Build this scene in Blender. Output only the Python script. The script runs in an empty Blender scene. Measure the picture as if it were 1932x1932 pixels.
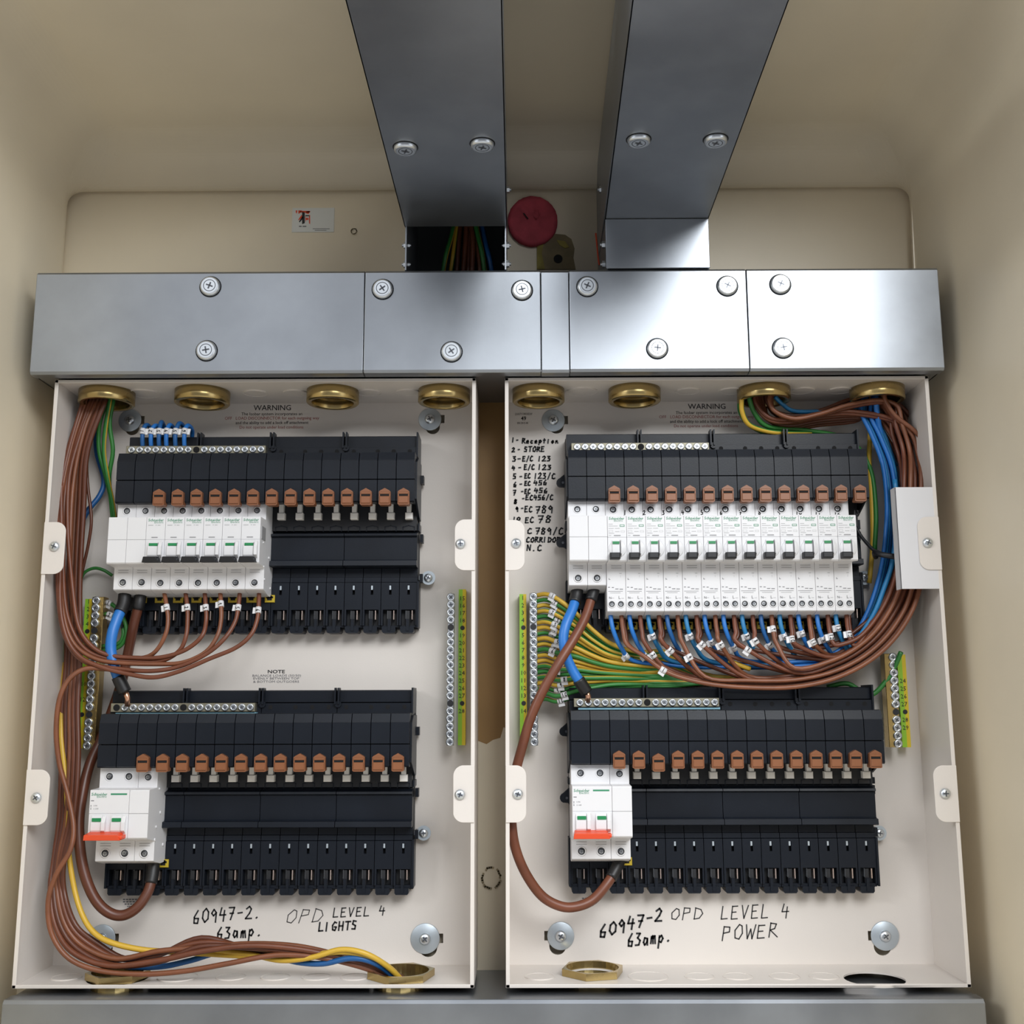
import bpy, bmesh, math, random
from mathutils import Vector, Matrix
random.seed(7)
S = bpy.context.scene
COL = S.collection
# ------------------------------------------------------------------ camera
FPX, PITCH, YAW, ROLL = 2082.87, .174168, -.0062311, -.0028394
CAM = Vector((.4364087, -1.0, 1.4375837))
FW = Vector((math.sin(YAW)*math.cos(PITCH), math.cos(YAW)*math.cos(PITCH), math.sin(PITCH)))
_R = Vector((math.cos(YAW), -math.sin(YAW), 0)); _U = _R.cross(FW)
RT = _R*math.cos(ROLL) + _U*math.sin(ROLL); UP = -_R*math.sin(ROLL) + _U*math.cos(ROLL)
cd = bpy.data.cameras.new('camera'); cam = bpy.data.objects.new('camera', cd); COL.objects.link(cam)
cd.sensor_width = 36; cd.lens = FPX/1932*36; cd.clip_start = .01
M3 = Matrix((RT, UP, -FW)).transposed()
cam.matrix_world = Matrix.Translation(CAM) @ M3.to_4x4()
S.camera = cam
S.view_settings.view_transform = 'Standard'; S.view_settings.look = 'None'
S.view_settings.gamma = 1; S.view_settings.use_curve_mapping = False
S.view_settings.exposure = 0.42
S.cycles.max_bounces = 9; S.cycles.diffuse_bounces = 8; S.cycles.glossy_bounces = 3
S.cycles.caustics_reflective = False; S.cycles.caustics_refractive = False
# ------------------------------------------------------------------ world + lights
w = bpy.data.worlds.new('World'); S.world = w; w.use_nodes = True
w.node_tree.nodes['Background'].inputs[0].default_value = (.94, .96, 1.0, 1)
w.node_tree.nodes['Background'].inputs[1].default_value = 1.0
def lamp(name, loc, target, sx, sy, power, color=(1, 1, 1)):
    l = bpy.data.lights.new(name, 'AREA'); l.shape = 'RECTANGLE'; l.size = sx; l.size_y = sy
    l.energy = power; l.color = color
    o = bpy.data.objects.new(name, l); COL.objects.link(o); o.location = loc
    o.rotation_euler = (Vector(target)-Vector(loc)).to_track_quat('-Z', 'Y').to_euler()
    return o
lamp('area_light', (1.28, -2.1, 2.56), (1.20, -1.4, 0), 1.3, 1.2, 50, (.97, .99, 1))  # ceiling luminaire that reflects in the trunking
lamp('area_light', (-1.9, -2.1, 2.53), (-1.5, -1.4, 0), 1.0, .6, 26, (.97, .99, 1))  # added weak fill lamp, set far left to stay out of the trunking's reflections

# ------------------------------------------------------------------ helpers
def at(x, y, Y):
    d = FW + RT*((x-966)/FPX) - UP*((y-966)/FPX)
    return CAM + d*((Y-CAM.y)/d.y)
def at_z(x, y, Z):
    d = FW + RT*((x-966)/FPX) - UP*((y-966)/FPX)
    return CAM + d*((Z-CAM.z)/d.z)
def X(x, y, Y): return at(x, y, Y).x
def Z(y, Y, x=966): return at(x, y, Y).z

def mat(name, col, rough=.5, metal=0., noise=0., scale=40., bump=0., bscale=200., spec=.5, stretch=None, var=None, coat=0):
    m = bpy.data.materials.new(name); m.use_nodes = True
    nt = m.node_tree; b = nt.nodes['Principled BSDF']
    b.inputs['Base Color'].default_value = (*col, 1); b.inputs['Roughness'].default_value = rough
    b.inputs['Metallic'].default_value = metal; b.inputs['Specular IOR Level'].default_value = spec
    if coat: b.inputs['Coat Weight'].default_value = coat
    tc = nt.nodes.new('ShaderNodeTexCoord')
    src = tc.outputs['Object']
    if stretch:
        mp = nt.nodes.new('ShaderNodeMapping'); mp.inputs['Scale'].default_value = stretch
        nt.links.new(src, mp.inputs[0]); src = mp.outputs[0]
    if noise:
        n = nt.nodes.new('ShaderNodeTexNoise'); n.inputs['Scale'].default_value = scale; n.inputs['Detail'].default_value = 5
        nt.links.new(src, n.inputs['Vector'])
        r = nt.nodes.new('ShaderNodeValToRGB')
        c2 = var or tuple(c*(1-noise) for c in col)
        r.color_ramp.elements[0].color = (*c2, 1); r.color_ramp.elements[0].position = .35
        r.color_ramp.elements[1].color = (*col, 1); r.color_ramp.elements[1].position = .65
        nt.links.new(n.outputs['Fac'], r.inputs[0]); nt.links.new(r.outputs[0], b.inputs['Base Color'])
        if metal:
            mr = nt.nodes.new('ShaderNodeMapRange'); mr.inputs['To Min'].default_value = rough-.07; mr.inputs['To Max'].default_value = rough+.1
            nt.links.new(n.outputs['Fac'], mr.inputs[0]); nt.links.new(mr.outputs[0], b.inputs['Roughness'])
    if bump:
        n2 = nt.nodes.new('ShaderNodeTexNoise'); n2.inputs['Scale'].default_value = bscale; n2.inputs['Detail'].default_value = 3
        nt.links.new(src, n2.inputs['Vector'])
        bp = nt.nodes.new('ShaderNodeBump'); bp.inputs['Strength'].default_value = bump; bp.inputs['Distance'].default_value = .001
        nt.links.new(n2.outputs['Fac'], bp.inputs['Height']); nt.links.new(bp.outputs[0], b.inputs['Normal'])
    return m
GRP = mat('moulded_cream', (.77, .69, .535), .40, 0, .09, 5, .2, 60)
GRPS = mat('stained_cream', (.36, .29, .17), .5, 0, .35, 30)
GALV = mat('galvanised_steel', (.35, .375, .41), .34, .9, .18, 14, .02, 400)
GALVD = mat('galvanised_edge', (.52, .54, .57), .36, .9, .1, 30)
CREAM = mat('cream_powder_coat', (.70, .655, .61), .38, 0, .03, 12, .05, 700)
BLK = mat('black_plastic', (.0085, .0115, .018), .38, 0, .25, 25, .05, 900, spec=.26)
BLK2 = mat('deep_black_plastic', (.010, .011, .014), .5)
HOLE = mat('dark_void', (.004, .004, .005), .9)
WHT = mat('white_plastic', (.72, .72, .735), .35)
WHT2 = mat('ivory_plastic', (.86, .84, .80), .4)
GREY = mat('grey_plastic', (.30, .30, .31), .5)
LGREY = mat('pale_grey_print', (.42, .42, .43), .6)
BRN = mat('brown_plastic', (.235, .090, .038), .38, 0, .12, 30)
BRASS = mat('brass', (.56, .42, .18), .24, .95, .25, 25)
ZINC = mat('zinc_screw', (.66, .70, .74), .28, .9)
ZINCD = mat('zinc_dark', (.12, .13, .15), .4, .6)
WASH = mat('zinc_washer', (.50, .56, .61), .42, .6)
COPPER = mat('copper', (.80, .45, .30), .3, .95)
GRN = mat('green_plastic', (.015, .22, .075), .4)
RED = mat('red_plastic', (.72, .075, .022), .4)
YEL = mat('yellow_plastic', (.50, .37, .03), .4)
INK = mat('black_ink', (.012, .012, .014), .55)
INKR = mat('red_ink', (.36, .10, .09), .6)
INKG = mat('green_ink', (.03, .24, .12), .6)
INKGR = mat('grey_ink', (.16, .16, .17), .6)
LIME = mat('lime_strip', (.28, .55, .03), .45)
YSTR = mat('yellow_strip', (.66, .50, .02), .45)
CBR = mat('brown_pvc', (.165, .050, .023), .42, 0, .2, 60)
CBR2 = mat('light_brown_pvc', (.215, .075, .034), .42, 0, .2, 60)
CBR3 = mat('dark_brown_pvc', (.105, .032, .016), .38)
CBL = mat('blue_pvc', (.012, .100, .30), .42)
CBL2 = mat('bright_blue_pvc', (.02, .165, .52), .4)
CBL3 = mat('sky_blue_pvc', (.02, .19, .42), .4)
CGN = mat('green_pvc', (.03, .19, .035), .42)
CYE = mat('yellow_pvc', (.60, .38, .04), .42)
SLV = mat('black_sleeve', (.008, .008, .009), .45)
PINK = mat('red_fire_seal', (.50, .060, .090), .75, 0, .3, 60, .5, 90)
PATCH = mat('filler_patch', (.30, .24, .13), .7, 0, .35, 40)
MUST = mat('mustard_paint', (.36, .30, .07), .7, 0, .4, 60)
STK = mat('white_sticker', (.66, .68, .66), .4)
FLOORM = mat('floor_vinyl', (.42, .41, .40), .5, 0, .1, 4)
ROOM = mat('room_paint', (.20, .20, .21), .7)

class MB:
    def __init__(s): s.v = []; s.f = []; s.m = []; s.mats = []; s.sm = []
    def mi(s, m):
        if m not in s.mats: s.mats.append(m)
        return s.mats.index(m)
    def add(s, vs, fs, m, smooth=False):
        o = len(s.v); s.v += [tuple(v) for v in vs]; k = s.mi(m)
        for f in fs: s.f.append(tuple(i+o for i in f)); s.m.append(k); s.sm.append(smooth)
        return s
    def box(s, x0, x1, y0, y1, z0, z1, m, c=0):
        """box; c > 0 chamfers the four front edges"""
        if c:
            v = [(x0, y1, z0), (x1, y1, z0), (x1, y1, z1), (x0, y1, z1),
                 (x0, y0+c, z0), (x1, y0+c, z0), (x1, y0+c, z1), (x0, y0+c, z1),
                 (x0+c, y0, z0+c), (x1-c, y0, z0+c), (x1-c, y0, z1-c), (x0+c, y0, z1-c)]
            f = [(0, 3, 2, 1), (8, 9, 10, 11)]
            for a, b in ((0, 4), (4, 8)):
                for i in range(4):
                    j = (i+1) % 4; f.append((a+i, a+j, b+j, b+i))
            return s.add(v, f, m)
        v = [(x0, y0, z0), (x1, y0, z0), (x1, y1, z0), (x0, y1, z0), (x0, y0, z1), (x1, y0, z1), (x1, y1, z1), (x0, y1, z1)]
        return s.add(v, [(0, 3, 2, 1), (4, 5, 6, 7), (0, 1, 5, 4), (1, 2, 6, 5), (2, 3, 7, 6), (3, 0, 4, 7)], m)
    def hexa(s, p, m):
        return s.add(p, [(0, 3, 2, 1), (4, 5, 6, 7), (0, 1, 5, 4), (1, 2, 6, 5), (2, 3, 7, 6), (3, 0, 4, 7)], m)
    def prism(s, prof, x0, x1, m):
        """profile [(y, z)] closed, extruded along X"""
        n = len(prof)
        v = [(x0, y, z) for y, z in prof] + [(x1, y, z) for y, z in prof]
        f = [tuple(range(n)), tuple(range(2*n-1, n-1, -1))] + [(i, i+n, (i+1) % n+n, (i+1) % n) for i in range(n)]
        return s.add(v, f, m)
    def plate(s, pts, y0, y1, m):
        """outline [(x, z)] closed, extruded along Y"""
        n = len(pts)
        v = [(x, y0, z) for x, z in pts] + [(x, y1, z) for x, z in pts]
        f = [tuple(range(n)), tuple(range(2*n-1, n-1, -1))] + [(i, i+n, (i+1) % n+n, (i+1) % n) for i in range(n)]
        return s.add(v, f, m)
    def cyl(s, c, r, h, m, ax='y', n=16, r2=None, a0=0, smooth=True, cap0=True, cap1=True):
        """cylinder from c along the axis by h; r2 = radius at the far end"""
        r2 = r if r2 is None else r2; c = Vector(c)
        E1, E2, A = {'y': (Vector((1, 0, 0)), Vector((0, 0, 1)), Vector((0, 1, 0))), 'z': (Vector((1, 0, 0)), Vector((0, 1, 0)), Vector((0, 0, 1))),
                     'x': (Vector((0, 1, 0)), Vector((0, 0, 1)), Vector((1, 0, 0)))}[ax]
        v = []
        for rr, hh in ((r, 0), (r2, h)):
            for i in range(n):
                t = 2*math.pi*i/n+a0; v.append(c+A*hh+E1*(rr*math.cos(t))+E2*(rr*math.sin(t)))
        s.add(v, [(i, (i+1) % n, (i+1) % n+n, i+n) for i in range(n)], m, smooth and n > 8)
        if cap0: s.add(v[:n], [tuple(range(n-1, -1, -1))], m)
        if cap1: s.add(v[n:], [tuple(range(n))], m)
        return s
    def lathe(s, c, prof, m, ax='y', n=24, closed=False, smooth=True):
        """prof [(radius, distance along axis)]"""
        c = Vector(c)
        E1, E2, A = {'y': (Vector((1, 0, 0)), Vector((0, 0, 1)), Vector((0, 1, 0))), 'z': (Vector((1, 0, 0)), Vector((0, 1, 0)), Vector((0, 0, 1)))}[ax]
        v = []; k = len(prof)
        for rr, hh in prof:
            for i in range(n):
                t = 2*math.pi*i/n; v.append(c+A*hh+E1*(rr*math.cos(t))+E2*(rr*math.sin(t)))
        f = []
        for a in range(k if closed else k-1):
            b = (a+1) % k
            f += [(a*n+i, a*n+(i+1) % n, b*n+(i+1) % n, b*n+i) for i in range(n)]
        return s.add(v, f, m, smooth)
    def tube(s, P, r, m, seg=8, m2=None, rot=0, twist=0.0, caps=True, r_end=None):
        n = len(P); T = []
        for i in range(n):
            T.append((P[min(i+1, n-1)]-P[max(i-1, 0)]).normalized())
        up = Vector((0, 1, 0)) if abs(T[0].y) < .9 else Vector((1, 0, 0))
        N = (up-T[0]*up.dot(T[0])).normalized(); V = []
        for i in range(n):
            N = (N-T[i]*N.dot(T[i])).normalized(); B = T[i].cross(N)
            for j in range(seg):
                a = 2*math.pi*j/seg; V.append(P[i]+(N*math.cos(a)+B*math.sin(a))*r)
        o = len(s.v); s.v += [tuple(v) for v in V]; k1 = s.mi(m); k2 = s.mi(m2) if m2 else k1
        for i in range(n-1):
            for j in range(seg):
                s.f.append((o+i*seg+j, o+i*seg+(j+1) % seg, o+(i+1)*seg+(j+1) % seg, o+(i+1)*seg+j))
                g = int((j+rot+twist*i)) % seg
                s.m.append(k2 if (m2 and g >= seg//2) else k1); s.sm.append(True)
        if caps:
            s.f.append(tuple(o+j for j in range(seg-1, -1, -1))); s.m.append(k1); s.sm.append(False)
            s.f.append(tuple(o+(n-1)*seg+j for j in range(seg))); s.m.append(k1); s.sm.append(False)
        return s
    def mesh(s, name='mesh'):
        me = bpy.data.meshes.new(name); me.from_pydata(s.v, [], s.f)
        for m in s.mats: me.materials.append(m)
        me.polygons.foreach_set('material_index', s.m); me.polygons.foreach_set('use_smooth', s.sm)
        bm = bmesh.new(); bm.from_mesh(me); bmesh.ops.recalc_face_normals(bm, faces=bm.faces); bm.to_mesh(me); bm.free()
        me.update(); return me
    def obj(s, name, parent=None, loc=None, bevel=0):
        return place(s.mesh(name), name, parent, loc, bevel)
def place(me, name, parent=None, loc=None, bevel=0):
    o = bpy.data.objects.new(name, me); COL.objects.link(o)
    if parent: o.parent = parent
    if loc is not None: o.location = loc
    if bevel:
        b = o.modifiers.new('bevel', 'BEVEL'); b.width = bevel; b.segments = 2; b.limit_method = 'ANGLE'; b.angle_limit = math.radians(40)
    return o
LABELS = set()
def tag(o, label, cat, group=None):
    assert label not in LABELS, label
    n = len(label.split()); assert 4 <= n <= 16, (n, label)
    LABELS.add(label); o['label'] = label; o['category'] = cat
    if group: o['group'] = group
    return o
def thing(name, label, cat, loc=(0, 0, 0), group=None):
    o = bpy.data.objects.new(name, None); COL.objects.link(o); o.location = loc; o.empty_display_size = .01
    return tag(o, label, cat, group)
def struct(o): o['kind'] = 'structure'; return o
ORD = 'first second third fourth fifth sixth seventh eighth ninth tenth eleventh twelfth thirteenth fourteenth fifteenth sixteenth seventeenth eighteenth nineteenth twentieth twenty-first twenty-second'.split()
def smooth_path(pts, k=6):
    P = [at(*p) if not isinstance(p, Vector) else p for p in pts]
    Q = [P[0]*2-P[1]] + P + [P[-1]*2-P[-2]]; out = []
    for i in range(1, len(Q)-2):
        a, b, c, d = Q[i-1:i+3]
        for j in range(k):
            t = j/k
            out.append(.5*((2*b)+(c-a)*t+(2*a-5*b+4*c-d)*t*t+(3*b-a-3*c+d)*t**3))
    out.append(P[-1].copy()); return out

# stroke lettering ---------------------------------------------------------
G = {
 '0': [[(.3, 0), (.05, .3), (.08, .75), (.35, 1), (.6, .75), (.6, .25), (.3, 0)]], '1': [[(.3, 1), (.27, 0)]],
 '2': [[(.02, .8), (.3, 1), (.5, .8), (.35, .45), (0, .03), (.6, .05)]], '3': [[(.05, .95), (.45, .95), (.2, .6), (.5, .4), (.4, .05), (.02, .02)]],
 '4': [[(.15, 1), (.02, .45), (.6, .48)], [(.45, .8), (.4, 0)]], '5': [[(.55, 1), (.12, .98), (.1, .55), (.5, .5), (.5, .1), (.02, .02)]],
 '6': [[(.4, 1), (.08, .5), (.1, .05), (.45, .03), (.5, .4), (.1, .4)]], '7': [[(.02, .95), (.55, .97), (.25, 0)], [(.15, .5), (.5, .52)]],
 '8': [[(.5, .85), (.2, 1), (.08, .75), (.5, .35), (.4, .02), (.08, .05), (.08, .35), (.5, .85)]], '9': [[(.5, .75), (.25, 1), (.05, .7), (.25, .5), (.5, .75), (.5, 0)]],
 '-': [[(.08, .45), (.5, .5)]], '.': [[(.2, .0), (.28, .06)]], '/': [[(.5, 1.05), (.1, -.1)]], ' ': [],
 'A': [[(0, 0), (.3, 1), (.6, 0)], [(.1, .4), (.5, .4)]], 'C': [[(.55, .9), (.3, 1), (.05, .6), (.08, .1), (.35, 0), (.6, .12)]],
 'D': [[(.05, 1), (.03, 0)], [(.02, 1), (.45, .85), (.62, .5), (.4, .08), (.0, 0)]], 'E': [[(.05, 1), (.03, 0), (.55, .04)], [(.05, .97), (.5, 1)], [(.05, .52), (.4, .55)]],
 'G': [[(.55, .9), (.3, 1), (.05, .6), (.1, .08), (.4, 0), (.55, .4), (.3, .42)]], 'H': [[(.05, 1), (.03, 0)], [(.55, 1), (.52, 0)], [(.04, .5), (.53, .52)]],
 'I': [[(.15, 1), (.12, 0)]], 'L': [[(.08, 1), (.03, .02), (.55, .06)]], 'N': [[(.03, 0), (.05, 1), (.5, .05), (.55, 1)]],
 'O': [[(.35, 1), (.05, .6), (.1, .08), (.4, 0), (.62, .4), (.55, .9), (.35, 1)]], 'P': [[(.08, 1), (.03, -.05)], [(.06, .98), (.5, .95), (.5, .6), (.08, .5)]],
 'R': [[(.08, 1), (.03, 0)], [(.06, .98), (.5, .92), (.4, .6), (.08, .5), (.65, .02)]], 'S': [[(.5, .92), (.15, .98), (.08, .6), (.45, .42), (.42, .03), (.02, .05)]],
 'T': [[(0, .97), (.65, 1)], [(.33, .98), (.3, 0)]], 'V': [[(.02, 1), (.25, 0), (.55, 1)]], 'U': [[(.03, 1), (.08, .1), (.4, .02), (.55, .3), (.55, 1)], [(.55, .6), (.58, 0)]],
 'W': [[(0, 1), (.15, 0), (.35, .7), (.5, 0), (.7, 1)]],
 'a': [[(.45, .5), (.15, .55), (.05, .2), (.2, .0), (.42, .2), (.45, .5), (.5, 0)]], 'm': [[(.02, 0), (.06, .5)], [(.05, .35), (.2, .55), (.27, 0)], [(.27, .35), (.42, .55), (.52, 0)]],
 'p': [[(.08, .55), (.03, -.4)], [(.07, .4), (.3, .58), (.48, .35), (.3, .05), (.07, .12)]], 'e': [[(.05, .28), (.42, .35), (.3, .56), (.08, .4), (.1, .05), (.45, .05)]],
 'c': [[(.42, .5), (.15, .52), (.05, .2), (.2, 0), (.45, .08)]], 't': [[(.22, .95), (.2, .02)], [(.02, .6), (.45, .65)]], 'i': [[(.15, .5), (.15, 0)], [(.16, .75), (.2, .8)]],
 'o': [[(.2, .5), (.05, .25), (.2, 0), (.42, .2), (.35, .48), (.2, .5)]], 'n': [[(.03, 0), (.06, .5)], [(.05, .3), (.25, .52), (.45, 0)]], 'r': [[(.05, .5), (.08, 0)], [(.07, .3), (.4, .5)]],
 'd': [[(.45, 1), (.45, 0)], [(.45, .4), (.15, .5), (.05, .2), (.2, 0), (.45, .15)]],
}
def ribbon(mb, pts, wd, y, m):
    for (x0, z0), (x1, z1) in zip(pts, pts[1:]):
        d = Vector((x1-x0, z1-z0)); L = d.length
        if L < 1e-7: continue
        d /= L; n = Vector((-d.y, d.x))*wd/2; e = d*wd*.35
        a = Vector((x0, z0))-e; b = Vector((x1, z1))+e
        mb.add([(a.x-n.x, y, a.y-n.y), (b.x-n.x, y, b.y-n.y), (b.x+n.x, y, b.y+n.y), (a.x+n.x, y, a.y+n.y)], [(0, 1, 2, 3)], m)
def script_text(mb, s, x, y, h, adv, Y, m=None, wd=2.2, rise=0, slant=.0, grow=0):
    """handwritten stroke text; x, y = photo pixel of the first baseline point, h = capital height, adv = advance"""
    m = m or INK
    for i, ch in enumerate(s):
        hh = h*(1+random.uniform(-.06, .06)); bx = x+adv*i; by = y-rise*i+random.uniform(-.04, .04)*h
        for st in G[ch]:
            q = []
            for (u, v) in st:
                p = at(bx+(u+slant*v)*adv*1.15, by-v*hh, Y); q.append((p.x, p.z))
            ribbon(mb, q, wd/2083*1.05, Y, m)
def type_mesh(s, size, m, align='CENTER', res=2, extrude=0, bold=0):
    c = bpy.data.curves.new('type', 'FONT'); c.body = s; c.size = size; c.align_x = align; c.resolution_u = res
    c.offset = bold; c.extrude = extrude
    o = bpy.data.objects.new('type', c); me = bpy.data.meshes.new_from_object(o)
    bpy.data.objects.remove(o); bpy.data.curves.remove(c)
    me.materials.clear(); me.materials.append(m)
    me.transform(Matrix.Rotation(math.pi/2, 4, 'X')); return me
def type_at(s, x, y, Y, px, m, parent, name='printed_text', align='CENTER', width=None, bold=0):
    """printed text whose capital height is px photo pixels"""
    me = type_mesh(s, px/2083*1.08/.7, m, align, bold=bold)
    if width:
        xs = [v.co.x for v in me.vertices]; k = (width/2083*1.08)/(max(xs)-min(xs)); me.transform(Matrix.Diagonal((k, 1, 1, 1)))
    return place(me, name, parent, at(x, y, Y) - (parent.location if parent else Vector()))
_c = {}
def mk2(k, f):
    if k not in _c: _c[k] = f()
    return _c[k]
def screw_mesh(r, kind='pan'):
    k = (round(r, 5), kind)
    if k in _c: return _c[k]
    b = MB()
    if kind == 'pan':
        b.lathe((0, 0, 0), [(r, 0), (r, -r*.25), (r*.8, -r*.5), (r*.35, -r*.6)], ZINC, n=16)
        b.cyl((0, -r*.6, 0), r*.35, .0001, ZINC, n=16)
        for a, l in ((.4, .55), (.4+math.pi/2, .55)):
            d = Vector((math.cos(a), 0, math.sin(a))); n = Vector((-d.z, 0, d.x))*r*.11; e = d*r*l
            y = Vector((0, -r*.64, 0)); b.add([y-e-n, y+e-n, y+e+n, y-e+n], [(0, 1, 2, 3)], ZINCD)
    elif kind == 'terminal':
        b.lathe((0, 0, 0), [(r, .0005), (r, -r*.35), (r*.75, -r*.5), (r*.6, -r*.42)], ZINC, n=12)
        b.cyl((0, -r*.42, 0), r*.6, .0001, ZINC, n=12)
        for a in (.3, .3+math.pi/2):
            d = Vector((math.cos(a), 0, math.sin(a))); n = Vector((-d.z, 0, d.x))*r*.13; e = d*r*.5
            y = Vector((0, -r*.53, 0)); b.add([y-e-n, y+e-n, y+e+n, y-e+n], [(0, 1, 2, 3)], ZINCD)
    elif kind == 'lid':
        b.cyl((0, -.0003, 0), r*1.13, .0002, HOLE, n=28)
        b.lathe((0, 0, 0), [(r*1.04, .0), (r*1.04, -r*.12), (r*.98, -r*.34), (r*.86, -r*.40)], ZINC, n=24)
        b.cyl((0, -r*.40, 0), r*.86, .0001, ZINC, n=24)
        b.lathe((0, -r*.405, 0), [(r*.64, 0), (r*.56, 0)], ZINCD, n=24); b.lathe((0, -r*.403, 0), [(r*.84, 0), (r*.80, 0)], GALVD, n=24)
        for a in (1.2, 1.2+math.pi/2):
            d = Vector((math.cos(a), 0, math.sin(a))); n = Vector((-d.z, 0, d.x))*r*.07; e = d*r*.36
            y = Vector((0, -r*.43, 0)); b.add([y-e-n, y+e-n, y+e+n, y-e+n], [(0, 1, 2, 3)], ZINCD)
    elif kind == 'sunk':
        b.lathe((0, 0, 0), [(r*1.35, 0), (r*1.35, -r*.10), (r*1.12, -r*.16), (r, -r*.05)], WHT, n=16)
        b.cyl((0, -r*.05, 0), r*1.02, .00005, HOLE, n=16)
        b.lathe((0, 0, 0), [(r*.80, -r*.06), (r*.78, -r*.11), (r*.66, -r*.14)], ZINCD, n=12)
        b.cyl((r*.10, -r*.145, -r*.10), r*.60, .00005, mk2('sk', lambda: mat('shaded_screw', (.40, .41, .42), .35, .8)), n=12)
        for a in (.9, .9+math.pi/2):
            d = Vector((math.cos(a), 0, math.sin(a))); n = Vector((-d.z, 0, d.x))*r*.09; e = d*r*.5
            y = Vector((0, -r*.17, 0)); b.add([y-e-n, y+e-n, y+e+n, y-e+n], [(0, 1, 2, 3)], ZINCD)
    elif kind == 'nut':
        b.cyl((0, 0, 0), r, r*.8, ZINC, ax='x', n=6); b.cyl((r*.8, 0, 0), r*.5, r*.5, ZINC, ax='x', n=8)
    _c[k] = b.mesh('screw_'+kind); return _c[k]
def screw(parent, p, r, kind='pan', name='screw', rot=None):
    o = place(screw_mesh(r, kind), name, parent, Vector(p)-(parent.location if parent and not parent.parent else Vector()))
    o.rotation_euler = (0, rot if rot is not None else random.uniform(0, 3), 0)
    return o
# ================================================================== SETTING: moulded recess
YB = .092            # back wall
def recess():
    zl = 1.08; zc = at(160, 266, YB-.045).z; zt = zc
    bm = bmesh.new(); YF = -.30
    xs = (-.033, .843)
    vb = [bm.verts.new(p) for p in ((xs[0], YB, zl), (xs[1], YB, zl), (xs[1], YB, zt), (xs[0], YB, zt))]
    vf = [bm.verts.new(p) for p in ((xs[0]-.015, YF, zl), (xs[1]+.015, YF, zl), (xs[1]+.015, YF, zt+.03), (xs[0]-.015, YF, zt+.03))]
    bm.faces.new(vb)
    e = []
    for i in (1, 2, 3):
        j = (i+1) % 4
        bm.faces.new((vb[i], vb[j], vf[j], vf[i]))
    bm.edges.ensure_lookup_table(); bm.faces.ensure_lookup_table()
    def ed(a, b): return [x for x in a.link_edges if x.other_vert(a) is b][0]
    bmesh.ops.bevel(bm, geom=[ed(vb[2], vb[3]), ed(vb[2], vf[2]), ed(vb[3], vf[3])], offset=.046, segments=1, affect='EDGES', profile=.5)
    es = [x for x in bm.edges if len(x.link_faces) == 2 and x.calc_face_angle(0) > .25]
    bmesh.ops.bevel(bm, geom=es, offset=.020, segments=9, affect='EDGES', profile=.5)
    bmesh.ops.recalc_face_normals(bm, faces=bm.faces)
    me = bpy.data.meshes.new('recess'); bm.to_mesh(me); bm.free()
    groups = {'ceiling': [], 'wall_left': [], 'wall_right': [], 'wall_back': []}
    for p in me.polygons:
        n = p.normal; c = p.center
        if abs(n.z) > .3: g = 'ceiling'
        elif abs(n.y) > .75: g = 'wall_back'
        elif c.x < .4: g = 'wall_left'
        else: g = 'wall_right'
        groups[g].append(p.index)
    for g, ids in groups.items():
        b = MB()
        for i in ids:
            p = me.polygons[i]; b.add([me.vertices[k].co for k in p.vertices], [tuple(range(len(p.vertices)))], GRP)
        m = b.mesh(g); q = bmesh.new(); q.from_mesh(m); bmesh.ops.remove_doubles(q, verts=q.verts, dist=1e-5); q.to_mesh(m); q.free()
        struct(place(m, g))
    return xs, zt
XS, ZT = recess()
# the room behind the photographer
struct(MB().box(-3, 4, -4.2, .2, -.02, 0, FLOORM).obj('floor'))
struct(MB().box(-3, 4, -4.3, -4.2, 0, 2.8, ROOM).obj('wall_rear'))
b = MB(); y0, y1 = -.32, -.30
b.box(-3, XS[0]-.015, y0, y1, 0, 2.8, ROOM); b.box(XS[1]+.015, 4, y0, y1, 0, 2.8, ROOM)
b.box(XS[0]-.015, XS[1]+.015, y0, y1, ZT+.03, 2.8, ROOM); b.box(XS[0]-.015, XS[1]+.015, y0, y1, 0, 1.06, ROOM)
struct(b.obj('wall_front'))
struct(MB().box(XS[0]-.015, XS[1]+.015, -.30, YB, 1.05, 1.08, GRP).obj('trim_sill'))

# ================================================================== wall things
b = MB(); p0 = at(552, 393, YB); p1 = at(630, 438, YB); yy = YB-.0006
b.box(p0.x, p1.x, yy, YB, p1.z, p0.z, STK)
st = b.obj('sticker'); tag(st, 'small white sticker with red and black emblem on the upper back wall', 'sticker')
def emb(mb, pts, m, y=yy-.0002, ox=0, oy=0):
    q = [at(px, py, y) for px, py in pts]; mb.add(q, [tuple(range(len(q)))], m)
lb = MB()
emb(lb, [(558, 397), (561, 397), (560, 403), (558, 401)], RED); emb(lb, [(563, 397), (570, 397), (565, 403), (563, 403)], RED)
emb(lb, [(566, 398), (585, 398), (585, 401), (566, 401)], RED); emb(lb, [(576, 402), (582, 404), (585, 398), (578, 399)], RED)
emb(lb, [(570, 399), (575, 401), (575, 421), (570, 423)], INK); emb(lb, [(569, 405), (571, 410), (563, 416), (563, 414)], RED)
emb(lb, [(571, 407), (572, 412), (565, 420), (564, 418)], INK)
emb(lb, [(576, 406), (584, 406), (584, 408), (576, 408)], INK); emb(lb, [(583, 406), (585, 406), (585, 423), (583, 421)], RED)
emb(lb, [(577, 411), (582, 411), (582, 415), (577, 415)], RED); emb(lb, [(576, 408), (577, 408), (577, 418), (576, 418)], RED)
lb.obj('emblem', st)
lb = MB()
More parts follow.
